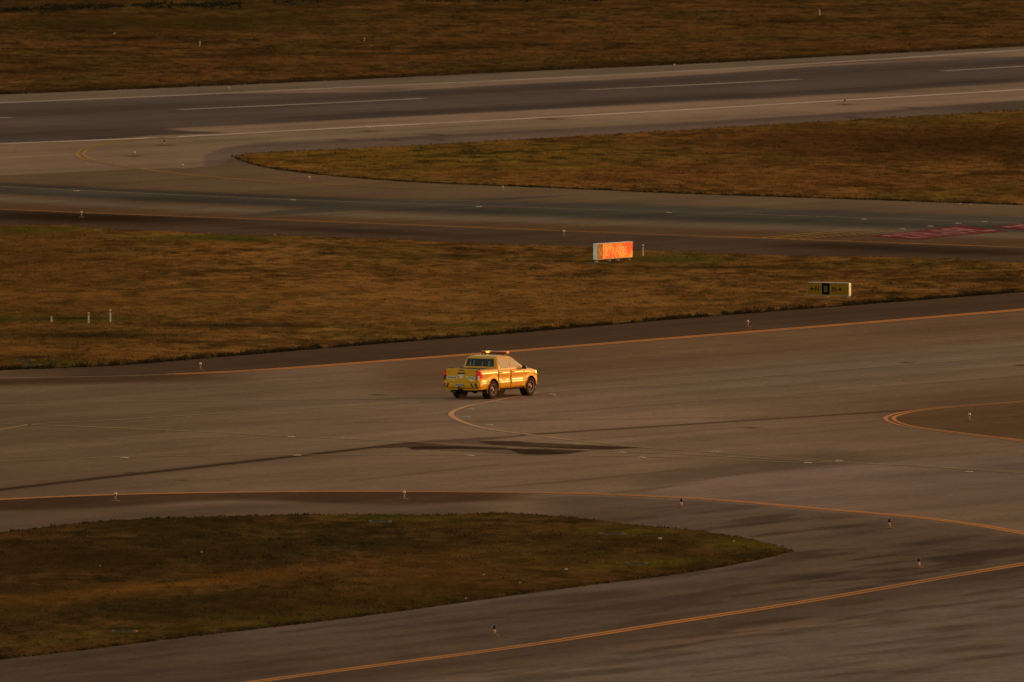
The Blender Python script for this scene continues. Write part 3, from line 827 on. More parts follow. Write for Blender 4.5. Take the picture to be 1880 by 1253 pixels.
m = MB(); secs = [body_section(y) for y in ys]; n = len(secs[0])
vs = []
for k, (y, sct) in enumerate(zip(ys, secs)):
    sh = 0.0
    for (x, z) in sct:
        yy_ = y
        if y > 2.0: yy_ = y - 0.16 * (abs(x) / 0.9) ** 3 * (y - 2.0) / 0.56
        if y > 2.4: yy_ -= 0.05 * max(0, (z - 0.75) / 0.3) ** 2
        vs.append((x, yy_, z))
fs = []
for i in range(len(ys) - 1):
    for k in range(n):
        fs.append((i*n+k, (i+1)*n+k, (i+1)*n+(k+1) % n, i*n+(k+1) % n))
m.add(vs, fs, True)
m.f.append(tuple(range(n))); m.sm.append(False)
m.f.append(tuple(reversed(range((len(ys)-1)*n, len(ys)*n)))); m.sm.append(False)
body = m.build("body", M_BODY)
cut = []
for ay in (AX_F, AX_R):
    for s in (-1, 1):
        c_ = MB(); c_.lathe([(0.46, s*0.58), (0.46, s*1.1)], 32, 'X', (0, ay, 0.40)); cut.append(c_.build("arch_cut", M_UNDER))
        c2 = MB(); c2.box(min(s*0.58, s*1.1), max(s*0.58, s*1.1), ay-0.455, ay+0.455, 0.1, 0.41); cut.append(c2.build("arch_cut", M_UNDER))
c_ = MB(); c_.box(-0.775, 0.775, -2.375, -1.06, 0.78, 1.5); cut.append(c_.build("bed_cut", M_UNDER))
apply_bool(body, cut)
body.parent = truck
for p in body.data.polygons: p.use_smooth = True
try:
    body.data.set_sharp_from_angle(angle=R(38))
except Exception:
    pass
# bed liner, wheel housings
m = MB(); m.box(-0.77, 0.77, -2.37, -1.065, 0.785, 0.80)
m.box(-0.772, -0.755, -2.37, -1.065, 0.80, 1.262); m.box(0.755, 0.772, -2.37, -1.065, 0.80, 1.262)
m.box(-0.755, 0.755, -1.08, -1.065, 0.80, 1.262); m.box(-0.755, 0.755, -2.372, -2.36, 0.80, 1.25)
m.build("bed_liner", M_BLACKP, truck)
for s in (-1, 1):
    m = MB(); m.bbox(min(s*.80, s*.875), max(s*.80, s*.875), -2.40, -1.02, 1.262, 1.285, 0.008)
    m.build("bed_rail", M_BLACKP, truck)
for ay in (AX_F, AX_R):
    for s in (-1, 1):
        m = MB()
        pts = [(0.452, math.pi * t / 14) for t in range(15)]
        vs = []
        for (r_, a) in pts:
            for xx in (0.60, 0.895):
                vs.append((s*xx, ay + r_*math.cos(a), 0.40 + r_*math.sin(a)))
        m.add(vs, [(2*i, 2*i+1, 2*i+3, 2*i+2) for i in range(14)])
        m.lathe([(0.45, 0), (0.05, 0.002)], 24, 'X', (s*0.6, ay, 0.40), close=False)
        m.build("wheel_housing", M_UNDER, truck, recalc=False)

# cab (greenhouse)
CABL = [(1.19,.872,-1.02,1.42,.16),(1.25,.862,-.995,1.26,.15),(1.40,.815,-.955,.98,.14),(1.60,.752,-.90,.645,.13),(1.69,.715,-.865,.49,.14),(1.745,.655,-.80,.37,.2),(1.778,.56,-.69,.22,.26),(1.792,.38,-.50,.02,.3)]
def rrect(w, y0, y1, r, n=7):
    out = []
    for (cx, cy, a0) in ((w-r, y1-r, 0), (-w+r, y1-r, 90), (-w+r, y0+r, 180), (w-r, y0+r, 270)):
        for k in range(n):
            a = R(a0 + 90*k/(n-1)); out.append((cx + r*math.cos(a), cy + r*math.sin(a)))
    return out
m = MB(); vs = []; n = 28
for (z, w, y0, y1, r) in CABL:
    for (x, y) in rrect(w, y0, y1, r): vs.append((x, y, z))
fs = []
for i in range(len(CABL)-1):
    for k in range(n): fs.append((i*n+k, i*n+(k+1) % n, (i+1)*n+(k+1) % n, (i+1)*n+k))
m.add(vs, fs, True); m.f.append(tuple(range((len(CABL)-1)*n, len(CABL)*n))); m.sm.append(True)
cab = m.build("cab", M_BODY, truck)
cab.data.set_sharp_from_angle(angle=R(50))
CZ = [c[0] for c in CABL]
def cab_x(z): return float(np.interp(z, CZ, [c[1] for c in CABL]))
def cab_yr(z): return float(np.interp(z, CZ, [c[2] for c in CABL]))
def cab_yf(z): return float(np.interp(z, CZ, [c[3] for c in CABL]))

def poly_dense(poly, n=5):
    out = []
    for i in range(len(poly)):
        a, b = poly[i], poly[(i+1) % len(poly)]
        for k in range(n): out.append((a[0]+(b[0]-a[0])*k/n, a[1]+(b[1]-a[1])*k/n))
    return out
def shrink(poly, d):
    cx = sum(p[0] for p in poly)/len(poly); cy = sum(p[1] for p in poly)/len(poly)
    out = []
    for x, y in poly:
        l = math.hypot(x-cx, y-cy); k = (l-d)/l; out.append((cx+(x-cx)*k, cy+(y-cy)*k))
    return out
def side_panel(name, poly, mat, s, off, parent, th=0.004, xf=cab_x):
    m = MB(); m.prism(poly, lambda a, b, t: (s*(xf(b)+off+t), a, b), th); return m.build(name, mat, parent)

rear_win = [(-.79,1.635),(-.03,1.64),(.02,1.265),(-.62,1.265),(-.66,1.30)]
front_win = [(.09,1.64),(.40,1.635),(.60,1.55),(.92,1.32),(1.00,1.265),(.10,1.265)]
def door_poly(y0, y1, arch):
    zs = [0.45 + i*(1.215-0.45)/16 for i in range(17)]
    L = []; Rr = []
    for z in zs:
        a = y0
        if arch == 'rear':
            d = 0.53**2 - (z-.40)**2
            if d > 0: a = max(y0, AX_R + math.sqrt(d))
        b = y1
        if arch == 'front':
            d = 0.53**2 - (z-.40)**2
            if d > 0: b = min(y1, AX_F - math.sqrt(d))
        L.append((a, z)); Rr.append((b, z))
    return L, Rr
for s in (1, -1):
    for (y0, y1, kind, win) in ((-.955, .035, 'rear', rear_win), (.05, 1.19, 'front', front_win)):
        L_, R_ = door_poly(y0, y1, kind)
        m = MB(); nc = 9; rows = len(L_)
        vs = []
        for (a, b) in zip(L_, R_):
            for k in range(nc):
                y = a[0] + (b[0]-a[0])*k/(nc-1); vs.append((s*(side_x(y, a[1]) + 0.006), y, a[1]))
        for (a, b) in zip(L_, R_):
            for k in range(nc):
                y = a[0] + (b[0]-a[0])*k/(nc-1); vs.append((s*(side_x(y, a[1]) - 0.010), y, a[1]))
        N0 = nc*rows; fs = []
        for i in range(rows-1):
            for k in range(nc-1):
                fs.append((i*nc+k, i*nc+k+1, (i+1)*nc+k+1, (i+1)*nc+k))
        m.add(vs, fs, True)
        ring = [k for k in range(nc)] + [i*nc+nc-1 for i in range(1, rows)] + [(rows-1)*nc+k for k in range(nc-2, -1, -1)] + [i*nc for i in range(rows-2, 0, -1)]
        for i in range(len(ring)):
            a, b = ring[i], ring[(i+1) % len(ring)]
            m.f.append((a, b, b+N0, a+N0)); m.sm.append(False)
        door = m.build("door", M_BODY, truck)
        # dark shut line around the door
        for side, sg in ((L_, -1), (R_, 1)):
            if kind == 'rear' and sg == 1: continue
            m = MB(); vs = []
            for (yy_, zz_) in side:
                for dd in (0, 0.014*sg):
                    vs.append((s*(side_x(yy_, zz_) + 0.003), yy_ + dd, zz_))
            m.add(vs, [(2*i, 2*i+1, 2*i+3, 2*i+2) for i in range(len(side)-1)])
            m.build("door_seam", M_BLACKP, door, recalc=False)
        hy = y0 + 0.11; hz = 1.085
        m = MB(); m.bbox(s*side_x(hy, hz)+(-.004 if s > 0 else -.036), s*side_x(hy, hz)+(.036 if s > 0 else .004), hy, hy+.19, hz-.02, hz+.018, .008)
        m.build("handle", M_BLACKP, door)
        w = MB(); dp = poly_dense(win, 4)
        fr = side_panel("window_frame", poly_dense([(x, y) for x, y in shrink(win, -.018)], 4), M_BLACKP, s, .001, door, .003)
        side_panel("window", poly_dense(win, 4), M_GLASS, s, .005, door, .003)
        if kind == 'front':
            m = MB(); mx = 0.93
            m.bbox(min(s*.92, s*1.12), max(s*.92, s*1.12), .94, 1.05, 1.165, 1.31, .045, 4)
            m.box(min(s*.84, s*.95), max(s*.84, s*.95), .97, 1.02, 1.19, 1.225)
            m.build("mirror", M_BLACKP, door)
            if s == 1:
                m = MB()
                for (ty, tz, wd, hh, nn) in ((.30, .80, .34, .040, 7), (.20, .745, .46, .028, 0), (.36, .905, .10, .035, 2)):
                    if nn:
                        for q in range(nn):
                            a = ty + wd*q/nn; b = a + wd/nn*.72
                            m.prism([(a, tz), (b, tz), (b, tz+hh*(0.8+.2*(q % 2))), (a, tz+hh)], lambda a_, b_, t: (s*(side_x(a_, b_)+.0075+t), a_, b_), .002)
                    else:
                        m.prism(poly_dense([(ty, tz), (ty+wd, tz), (ty+wd, tz+hh), (ty, tz+hh)], 3), lambda a_, b_, t: (s*(side_x(a_, b_)+.0075+t), a_, b_), .002)
                m.build("lettering", simple("red_brown_decal", (0.30, 0.075, 0.012), 0.5), door)
        elif s == 1:
            m = MB()
            for q in range(8):
                a = -.66 + .052*q; b = a + .038
                m.prism([(a, .765), (b, .765), (b, .80+.012*(q % 2)), (a, .80)], lambda a_, b_, t: (s*(side_x(a_, b_)+.0075+t), a_, b_), .002)
            m.build("lettering", M_MARK, door)
# rear window
def rw(a, b, t): return (a, cab_yr(b) - t, b)
m = MB(); m.prism(poly_dense([(-.70,1.335),(.70,1.335),(.645,1.665),(-.645,1.665)], 6), lambda a, b, t: rw(a, b, .002+t), .004)
rwf = m.build("rear_window", M_BLACKP, truck)
m = MB(); m.prism(poly_dense([(-.66,1.355),(.66,1.355),(.61,1.645),(-.61,1.645)], 6), lambda a, b, t: rw(a, b, .006+t), .003)
m.build("pane", M_DARKG, rwf)
# head restraints seen as pale shapes through the rear glass
M_HR = simple("seat_back_behind_glass", (0.055, 0.048, 0.030), 0.35)
for hx, w_, h_ in ((-.47, .05, .25), (-.30, .035, .22), (.12, .03, .16), (.45, .06, .20)):
    m = MB(); m.prism([(hx-w_, 1.37), (hx+w_, 1.37), (hx+w_*.8, 1.37+h_), (hx-w_*.8, 1.37+h_)], lambda a, b, t: rw(a, b, .0095+t), .001)
    m.build("headrest", M_HR, rwf)
# windscreen
m = MB(); m.prism(poly_dense([(-.72,1.28),(.72,1.28),(.64,1.66),(-.64,1.66)], 6), lambda a, b, t: (a, cab_yf(b)+.003+t, b), .004)
m.build("windscreen", M_DARKG, truck)
# tailgate
def tgx(a, b, t): return (a, -2.462 - t, b)
m = MB(); m.bbox(-.745, .745, -2.485, -2.455, .735, 1.262, .012, 3)
tail = m.build("tailgate", M_BODY, truck)
def tgp(name, poly, mat, off=.025, th=.003):
    m = MB(); m.prism(poly, lambda a, b, t: (a, -2.462 - off - t, b), th); return m.build(name, mat, tail)
m = MB(); m.bbox(-.17, .17, -2.50, -2.484, 1.07, 1.145, .007); m.build("handle", M_BLACKP, tail)
tgp("top_notch", [(-.15, 1.215), (.17, 1.215), (.15, 1.255), (-.13, 1.255)], M_BLACKP, .0245, .002)
tgp("reflective_triangle", [(-.145, 1.055), (.145, 1.055), (.03, .87), (-.02, .87)], M_WHITE)
for s in (-1, 1):
    tgp("reflective_stripe", [(s*.70, .775), (s*.46, .775), (s*.22, .96), (s*.30, 1.02)] if s > 0 else [(-.70, .775), (-.30, .775), (-.20, .80), (-.56, .80)], simple("pale_yellow_tape", (0.60, 0.42, 0.09), 0.45), .0245, .002)
    bx0, bx1, bz0, bz1 = ((-.68, -.21, .865, .985) if s < 0 else (.27, .66, .865, .975))
    tgp("decal", [(bx0, bz0), (bx1, bz0), (bx1, bz1), (bx0, bz1)], M_WHITE, .027, .002)
    m = MB(); k = 6 if s < 0 else 5
    for q in range(k):
        a = bx0 + .03 + (bx1-bx0-.05)*q/k; b = a + (bx1-bx0-.05)/k*.74
        m.prism([(a, bz0+.03), (b, bz0+.03), (b, bz1-.028), (a, bz1-.03)], lambda a_, b_, t: (a_, -2.462-.0295-t, b_), .002)
    m.build("lettering", M_MARK, tail)
# tail lamps wrap the corner
for s in (-1, 1):
    lamp = MB()
    for (za, zb, ya) in ((1.03, 1.215, -2.30), (.90, 1.03, -2.20)):
        x1_ = .885*1.0
        for i in range(5):
            z0_ = za + (zb-za)*i/5; z1_ = za + (zb-za)*(i+1)/5
            xo0 = side_x(-2.42, z0_)+.012; xo1 = side_x(ya, z1_)+.012
            vs = [(s*.752, -2.492, z0_), (s*(xo0-.02), -2.478, z0_), (s*xo0, -2.44, z0_), (s*(side_x(ya, z0_)+.01), ya-.02*i, z0_),
                  (s*.752, -2.492, z1_), (s*(xo0-.02), -2.478, z1_), (s*xo0, -2.44, z1_), (s*(side_x(ya, z1_)+.01), ya-.02*(i+1), z1_)]
            lamp.add(vs, [(0, 1, 5, 4), (1, 2, 6, 5), (2, 3, 7, 6)])
    tl = lamp.build("tail_light", M_RED_L, truck)
    m = MB(); m.box(min(s*.755, s*.835), max(s*.755, s*.835), -2.497, -2.47, .82, .90); m.box(min(s*.81, s*.87), max(s*.81, s*.87), -2.4965, -2.45, .83, 1.01)
    m.build("clear_lens", M_CLEAR if s > 0 else M_BLACKP, tl)
    m = MB(); m.box(min(s*.752, s*.80), max(s*.752, s*.80), -2.4995, -2.47, .83, 1.02)
    m.box(min(s*.752, s*.86), max(s*.752, s*.86), -2.4985, -2.47, 1.205, 1.235); m.box(min(s*.752, s*.765), max(s*.752, s*.765), -2.499, -2.47, 1.0, 1.21); m.build("lamp_housing", M_BLACKP, tl)
# rear bumper
m = MB()
prof = [(-.915,-2.18),(-.905,-2.40),(-.84,-2.53),(-.68,-2.60),(.68,-2.60),(.84,-2.53),(.905,-2.40),(.915,-2.18)]
vs = []
for z, k in ((.50, .965), (.53, .99), (.62, 1.0), (.70, .995), (.725, .965)):
    for (x, y) in prof: vs.append((x*k, y*(k*.35+.65), z))
npf = len(prof); fs = []
for i in range(4):
    for k in range(npf-1): fs.append((i*npf+k, i*npf+k+1, (i+1)*npf+k+1, (i+1)*npf+k))
m.add(vs, fs); m.f.append(tuple(range(4*npf, 5*npf))); m.sm.append(False); m.f.append(tuple(range(npf))); m.sm.append(False)
bump = m.build("rear_bumper", M_BODY, truck)
def bum(x, z, t):
    y = float(np.interp(abs(x), [0, .68, .84, .905], [-2.60, -2.60, -2.53, -2.40])); return (x, y - .004 - t, z)
m = MB()
for s in (-1, 1):
    for a in (.52, .70):
        m.prism(poly_dense([(s*a, .70), (s*(a+.085), .70), (s*(a+.16), .52), (s*(a+.075), .52)], 3), bum, .003)
m.prism([(-.90, .722), (.90, .722), (.90, .735), (-.90, .735)], lambda a, b, t: bum(a, b, t-.01), .01)
m.build("hazard_stripes", M_BLACKP, bump)
m = MB(); m.bbox(-.20, .20, -2.640, -2.618, .555, .68, .004); pl = m.build("number_plate", M_PLATE, bump)
m = MB()
for q in range(7): m.box(-.165+.048*q, -.165+.048*q+.028, -2.6425, -2.640, .585, .645)
m.build("lettering", simple("plate_ink", (0.10, 0.085, 0.07), 0.6), pl)
# front bumper, lamps, flares
m = MB()
pf = [(-.83,2.24),(-.80,2.38),(-.70,2.50),(-.40,2.60),(0,2.62),(.40,2.60),(.70,2.50),(.80,2.38),(.83,2.24)]
vs = []
for z, k in ((.38, .96), (.46, 1.0), (.62, 1.01), (.78, .995), (.86, .97)):
    for (x, y) in pf: vs.append((x*k, y*(.6+.4*k), z))
npf = len(pf); fs = []
for i in range(4):
    for k in range(npf-1): fs.append((i*npf+k, i*npf+k+1, (i+1)*npf+k+1, (i+1)*npf+k))
m.add(vs, fs, True); m.f.append(tuple(range(4*npf, 5*npf))); m.sm.append(False)
m.build("front_bumper", M_BODY, truck)
m = MB(); m.bbox(-.55, .55, 2.52, 2.60, .84, 1.0, .02); m.build("grille", M_BLACKP, truck)
for s in (-1, 1):
    m = MB()
    vs = [(s*.56, 2.565, .90), (s*.74, 2.50, .90), (s*.80, 2.36, .93), (s*.815, 2.12, 1.00), (s*.56, 2.52, 1.04), (s*.72, 2.45, 1.045), (s*.785, 2.32, 1.055), (s*.80, 2.12, 1.04)]
    m.add(vs, [(0, 1, 5, 4), (1, 2, 6, 5), (2, 3, 7, 6)])
    m.build("headlight", M_CHROME, truck, recalc=False)
    for ay, nm in ((AX_F, 'front'), (AX_R, 'rear')):
        m = MB(); vs = []
        rr0, rr1 = .455, .485
        for t in range(21):
            a = -.12 + (math.pi + .24) * t / 20
            for (rr, dx) in ((rr0, -.02), (rr0, .014), (rr1, .010), (rr1, -.02)):
                y = ay + rr*math.cos(a); z = .40 + rr*math.sin(a)
                vs.append((s*(side_x(y, max(z, .44)) + dx), y, z))
        fs = []
        for t in range(20):
            for k in range(3): fs.append((4*t+k, 4*t+k+1, 4*t+4+k+1, 4*t+4+k))
        m.add(vs, fs, True); m.build("wheel_arch_trim", M_BODY if nm == 'rear' else M_BODY, truck)
# underbody
m = MB()
m.box(-.72, .72, -2.1, 2.2, .33, .42); m.box(-.06, .06, -1.0, 1.5, .28, .36)
m.build("chassis", M_UNDER, truck)
m = MB(); m.lathe([(.06, -.74), (.06, .74)], 12, 'X', (0, AX_R, .385)); m.lathe([(.02, -.17), (.13, -.09), (.16, 0), (.13, .09), (.02, .17)], 16, 'X', (.0, AX_R, .36))
m.build("rear_axle", M_UNDER, truck)
m = MB(); m.lathe([(.05, -.74), (.05, .74)], 12, 'X', (0, AX_F, .36)); m.build("front_axle", M_UNDER, truck)
m = MB(); m.lathe([(.30, -.09), (.33, 0), (.30, .09)], 24, 'Z', (0, -2.02, .40)); m.build("spare_wheel", M_TYRE, truck)
m = MB(); m.bbox(-.055, .055, -2.70, -2.3, .40, .46, .01); m.lathe([(.02, 0), (.025, .05), (.03, .08), (.015, .105)], 12, 'Z', (0, -2.68, .455)); m.build("tow_hitch", M_UNDER, truck)
m = MB()
m.box(-.42, .10, -2.35, -2.28, .36, .52); m.box(.35, .62, -2.3, -1.9, .36, .50); m.build("tow_bar", M_UNDER, truck)
for s in (-1, 1):
    m = MB(); m.box(s*.80-.055, s*.80+.055, -.75, 1.15, .36, .41); m.build("side_step", M_UNDER, truck)
    m = MB(); m.bbox(s*.78-.13, s*.78+.13, AX_R-.50, AX_R-.48, .24, .50, .004); m.build("mudflap", M_BLACKP, truck)
# wheels
def wheel(s, ay):
    xc = s*.775
    w = empty("wheel", (xc, ay, RW)); w.parent = truck
    prof = [(.235,-.125),(.30,-.132),(.355,-.128),(.378,-.105),(.385,-.06),(.385,.06),(.378,.105),(.355,.128),(.30,.132),(.235,.125)]
    t = MB(); t.lathe(prof, 40, 'X', close=False)
    for k in range(40):
        a = 2*math.pi*k/40
        M = Matrix.Rotation(a, 4, 'X')
        t.box(-.10, -.02, -.014, .014, .380, .3905, M); t.box(.02, .10, .012, .040, .380, .3905, M)
    ty = t.build("tyre", M_TYRE, w)
    rp = [(.238, s*.118), (.232, s*.128), (.218, s*.12), (.205, s*.07), (.17, s*.045), (.13, s*.065), (.095, s*.075), (.06, s*.08), (.058, s*.125), (.03, s*.13), (.0, s*.13)]
    r_ = MB(); r_.lathe(rp, 36, 'X', close=False); ri = r_.build("rim", M_RIM, w)
    r_ = MB(); r_.lathe([(.236, -s*.12), (.20, -s*.02), (0.0, -s*.01)], 28, 'X', close=False)
    for k in range(8):
        a = 2*math.pi*k/8; r_.lathe([(.026, 0), (.026, s*.004)], 10, 'X', (s*.064, .155*math.cos(a), .155*math.sin(a)))
    r_.build("rim_hole", M_UNDER, w)
for s in (1, -1):
    for ay in (AX_R, AX_F): wheel(s, ay)
# light bar
lb = empty("light_bar", (0, .30, 1.80)); lb.parent = truck
m = MB(); m.bbox(-.62, .62, -.10, .10, .012, .05, .01)
for x in (-.42, .42): m.box(x-.04, x+.04, -.05, .05, -.03, .015)
m.build("mount", M_BLACKP, lb)
for (x0_, x1_, mt, nm) in ((-.62, -.40, M_AMBER, "lens"), (-.395, -.225, M_FLASH, "lens"), (-.22, .34, M_AMBER, "lens"), (.345, .62, M_AMBER, "lens")):
    m = MB(); m.bbox(x0_, x1_, -.12, .12, .0515, .125, .022, 3); ln_ = m.build(nm, mt, lb)
    if mt is M_FLASH: ln_["label"] = "lit amber section of the roof light bar"
# aerial and cone tip standing in the bed
m = MB(); m.lathe([(.006, 0), (.003, .22)], 8, 'Z', (-.76, -1.95, 1.26)); m.build("antenna", M_BLACKP, truck)
m = MB(); m.bbox(-.84, -.70, -2.02, -1.88, 1.272, 1.325, .01); m.build("bed_box", simple("dull_green_plastic", (0.03, 0.06, 0.025), 0.6), truck)

# ------------------------------------------------------------------ illuminated signs
M_SIGNCASE = simple("pale_sign_casing", (0.66, 0.66, 0.56), 0.75, spec=0.1, noise=0.15, nscale=5)
M_SIGNEDGE = simple("sign_frame_metal", (0.34, 0.26, 0.15), 0.6, spec=0.15, noise=0.2, nscale=6)
def panel_mat(name, rgb, rough, nb, spec=0.5, glow_mottle=0.0, metal=0.0, glow_rgb=None):
    m, nt, b = new_mat(name); N = nt.nodes.new; L = nt.links.new
    tc = N("ShaderNodeTexCoord")
    n = N("ShaderNodeTexNoise"); n.inputs["Scale"].default_value = 1.9; n.inputs["Detail"].default_value = 3
    n.inputs["Distortion"].default_value = 0.8
    L(tc.outputs["Object"], n.inputs["Vector"])
    if glow_mottle:
        mx = N("ShaderNodeMix"); mx.data_type = 'RGBA'
        mx.inputs["A"].default_value = (*rgb, 1); mx.inputs["B"].default_value = (*(glow_rgb or rgb), 1)
        r = N("ShaderNodeMapRange"); r.inputs["From Min"].default_value = .40; r.inputs["From Max"].default_value = .62
        L(n.outputs["Fac"], r.inputs["Value"]); L(r.outputs["Result"], mx.inputs["Factor"])
        L(mx.outputs["Result"], b.inputs["Base Color"])
    else:
        b.inputs["Base Color"].default_value = (*rgb, 1)
    b.inputs["Roughness"].default_value = rough; b.inputs["Specular IOR Level"].default_value = spec
    b.inputs["Metallic"].default_value = metal
    if nb:
        bp = N("ShaderNodeBump"); bp.inputs["Strength"].default_value = nb; bp.inputs["Distance"].default_value = .04
        L(n.outputs["Fac"], bp.inputs["Height"]); L(bp.outputs["Normal"], b.inputs["Normal"])
    return m

def sign(name, loc, rz, W, H, T, leg_h, legs, panels, edge=None):
    """local: x along the face, -y is the face, z up"""
    root = empty(name, loc, rz)
    m = MB(); m.bbox(-W/2, W/2, -T/2, T/2, leg_h, leg_h+H, .008)
    m.build("casing", M_SIGNCASE, root)
    m = MB(); e = .028; y0 = -T/2 - .012; y1 = -T/2 + .0
    m.box(-W/2, W/2, y0, y1, leg_h, leg_h+e); m.box(-W/2, W/2, y0, y1, leg_h+H-e, leg_h+H)
    m.box(-W/2, -W/2+e, y0, y1, leg_h+e, leg_h+H-e); m.box(W/2-e, W/2, y0, y1, leg_h+e, leg_h+H-e)
    m.build("frame", edge or M_SIGNEDGE, root)
    for x in legs:
        m = MB(); m.lathe([(.035, .03), (.035, leg_h+.002)], 12, 'Z', (x, 0, 0)); m.lathe([(.10, .0), (.095, .02), (.045, .06), (.035, .065)], 14, 'Z', (x, 0, 0))
        m.build("leg", M_SIGNEDGE, root)
    for (xa, xb, mt) in panels:
        m = MB(); m.box(xa, xb-.006, -T/2-.006, -T/2-.001, leg_h+e+.003, leg_h+H-e-.003); m.build("face_panel", mt, root)
    return root
def letters(root, body, cx, cz, w, h, T, mat, bold=0.012, y=None):
    tv, tf, tw, th = text_tris(body, 1.0, bold=bold)
    m = MB(); yy_ = -T/2 - .0085
    m.add([(cx + x/tw*w, yy_, cz + z/th*h) for x, z in tv], tf)
    o = m.build("lettering", mat, root, recalc=False)
    return o

M_REDP = panel_mat("red_sign_panel", (0.66, 0.032, 0.002), 0.5, 0.35, spec=0.12, glow_mottle=1, glow_rgb=(0.90, 0.30, 0.010))  # orange blotches are the sunset reflection painted into the red
M_BLKP = panel_mat("black_sign_panel", (0.07, 0.012, 0.004), 0.5, 0.3, spec=0.10, glow_mottle=1, glow_rgb=(0.16, 0.04, 0.01))  # black panel with the sunset glow painted in as red-brown
M_WL = panel_mat("sunset_tinted_letters", (0.88, 0.21, 0.025), 0.45, 0.3, spec=0.3)  # white letters coloured orange to carry the sunset glow
M_YL = panel_mat("yellow_sign_letters", (0.46, 0.17, 0.01), 0.5, 0.3, spec=0.10)  # yellow letter, sunset glow mixed into its colour
W1, H1, T1 = 3.46, 0.80, 0.21
pL = G3(1092.5, 484.3); pR = G3(1158, 479.3)
cpos = (pL + pR) / 2; cpos.z = 0.07
rz1 = math.atan2(pR.y - pL.y, pR.x - pL.x)
rz1 = R(58.6)
s1 = sign("runway_sign", cpos, rz1, W1, H1, T1, .115, (-1.60, -.35, .45, 1.55), ((-W1/2+.03, -1.16, M_BLKP), (-1.16, W1/2-.03+.006, M_REDP)))
tag(s1, "red and black holding position sign reading N 27R-09L, orange sunset glow painted into its face", "airfield sign")
letters(s1, "N", -1.44, .50, .26, .42, T1, M_YL, .02)
for ch, x, w_ in (("2", -.80, .25), ("7", -.48, .25), ("R", -.12, .28), ("-", .16, .16), ("0", .44, .27), ("9", .77, .26), ("L", 1.12, .23)):
    letters(s1, ch, x, .50, w_, .42 if ch != "-" else .07, T1, M_WL, .02)
# side vents on the casing end
m = MB(); m.box(-W1/2-.004, -W1/2-.0005, -.03, .03, .115+.66, .115+.70); m.build("vent", M_BLACKP, s1)

M_YP = simple("yellow_sign_panel", (0.20, 0.098, 0.003), 0.6, spec=0.08, noise=0.15, nscale=4)
M_KP = simple("black_location_panel", (0.006, 0.004, 0.0025), 0.6, spec=0.02)
M_KL = simple("black_sign_ink", (0.018, 0.006, 0.003), 0.6, spec=0.05)
M_YB = simple("yellow_location_letter", (0.085, 0.06, 0.015), 0.5)
W2, H2, T2 = 2.24, 0.615, 0.22
c2 = (G3(1484, 547.3) + G3(1560, 549.3)) / 2; c2.z = 0.06
s2 = sign("taxiway_sign", c2, R(-28), W2, H2, T2, .085, (-.98, -.1, 1.03), ((-W2/2+.03, -.325, M_YP), (-.325, .10, M_KP), (.10, W2/2-.03+.006, M_YP)), edge=simple("dull_sign_frame", (0.20, 0.15, 0.075), 0.7, spec=0.05))
tag(s2, "low yellow and black direction sign with arrows reading N B N", "airfield sign")
zc = .085 + H2/2
letters(s2, "N", -.575, zc, .20, .25, T2, M_KL, .02)
letters(s2, "B", -.112, zc, .19, .27, T2, M_YB, .015)
letters(s2, "N", .345, zc, .20, .25, T2, M_KL, .02)
def arrow(root, cx, cz, d, T):
    m = MB(); y = -T/2-.0085
    pts = [(-.12, .022), (.0, .022), (-.005, .085), (.035, .085), (.125, 0), (.035, -.085), (-.005, -.085), (.0, -.022), (-.12, -.022)]
    vs = [(cx+d*a, y, cz+b) for a, b in pts]
    m.add(vs, [(0, 1, 7, 8), (1, 2, 3, 4), (1, 4, 7), (4, 5, 6, 7)]); m.build("arrow", M_KL, root, recalc=False)
arrow(s2, -.82, zc, -1, T2); arrow(s2, .62, zc-.005, 1, T2)

# ------------------------------------------------------------------ small airfield furniture
def copy_tree(o, parent=None):
    c = o.copy(); COL.objects.link(c); c.parent = parent
    for ch in o.children: copy_tree(ch, c)
    return c

M_STEM = simple("orange_stem", (0.34, 0.16, 0.085), 0.6, noise=0.2, nscale=20)
M_WSTEM = simple("grey_white_stem", (0.27, 0.17, 0.11), 0.6, noise=0.2, nscale=20)
M_CAP = simple("pale_lamp_cap", (0.44, 0.30, 0.20), 0.35)
M_BLUE = simple("dark_blue_lens", (0.006, 0.007, 0.016), 0.4, spec=0.1)
M_RING = simple("dark_collar", (0.03, 0.02, 0.015), 0.6)
M_BASE = simple("weathered_base_plate", (0.19, 0.115, 0.06), 0.9, spec=0.0, noise=0.3, nscale=10)
def make_light(pale):
    r = empty("edge_light")
    m = MB(); m.lathe([(.17, 0.004), (.17, .016), (.15, .022), (.05, .03)], 20, 'Z'); m.build("base_plate", M_BASE, r)
    if pale:
        m = MB(); m.lathe([(.03, .028), (.028, .16), (.03, .20)], 12, 'Z'); m.build("stem", M_WSTEM, r)
        m = MB(); m.lathe([(.05, .20), (.052, .225)], 14, 'Z'); m.build("collar", M_RING, r)
        m = MB(); m.lathe([(.052, .226), (.055, .27), (.042, .31), (.015, .325)], 16, 'Z'); m.build("lens", M_CAP, r)
    else:
        m = MB(); m.lathe([(.042, .028), (.040, .22)], 14, 'Z'); m.build("stem", M_STEM, r)
        m = MB(); m.lathe([(.052, .221), (.055, .27), (.048, .32), (.02, .345)], 16, 'Z'); m.build("lens", M_BLUE, r)
    return r
pale_src = make_light(True); dark_src = make_light(False)
pale_used = dark_used = False
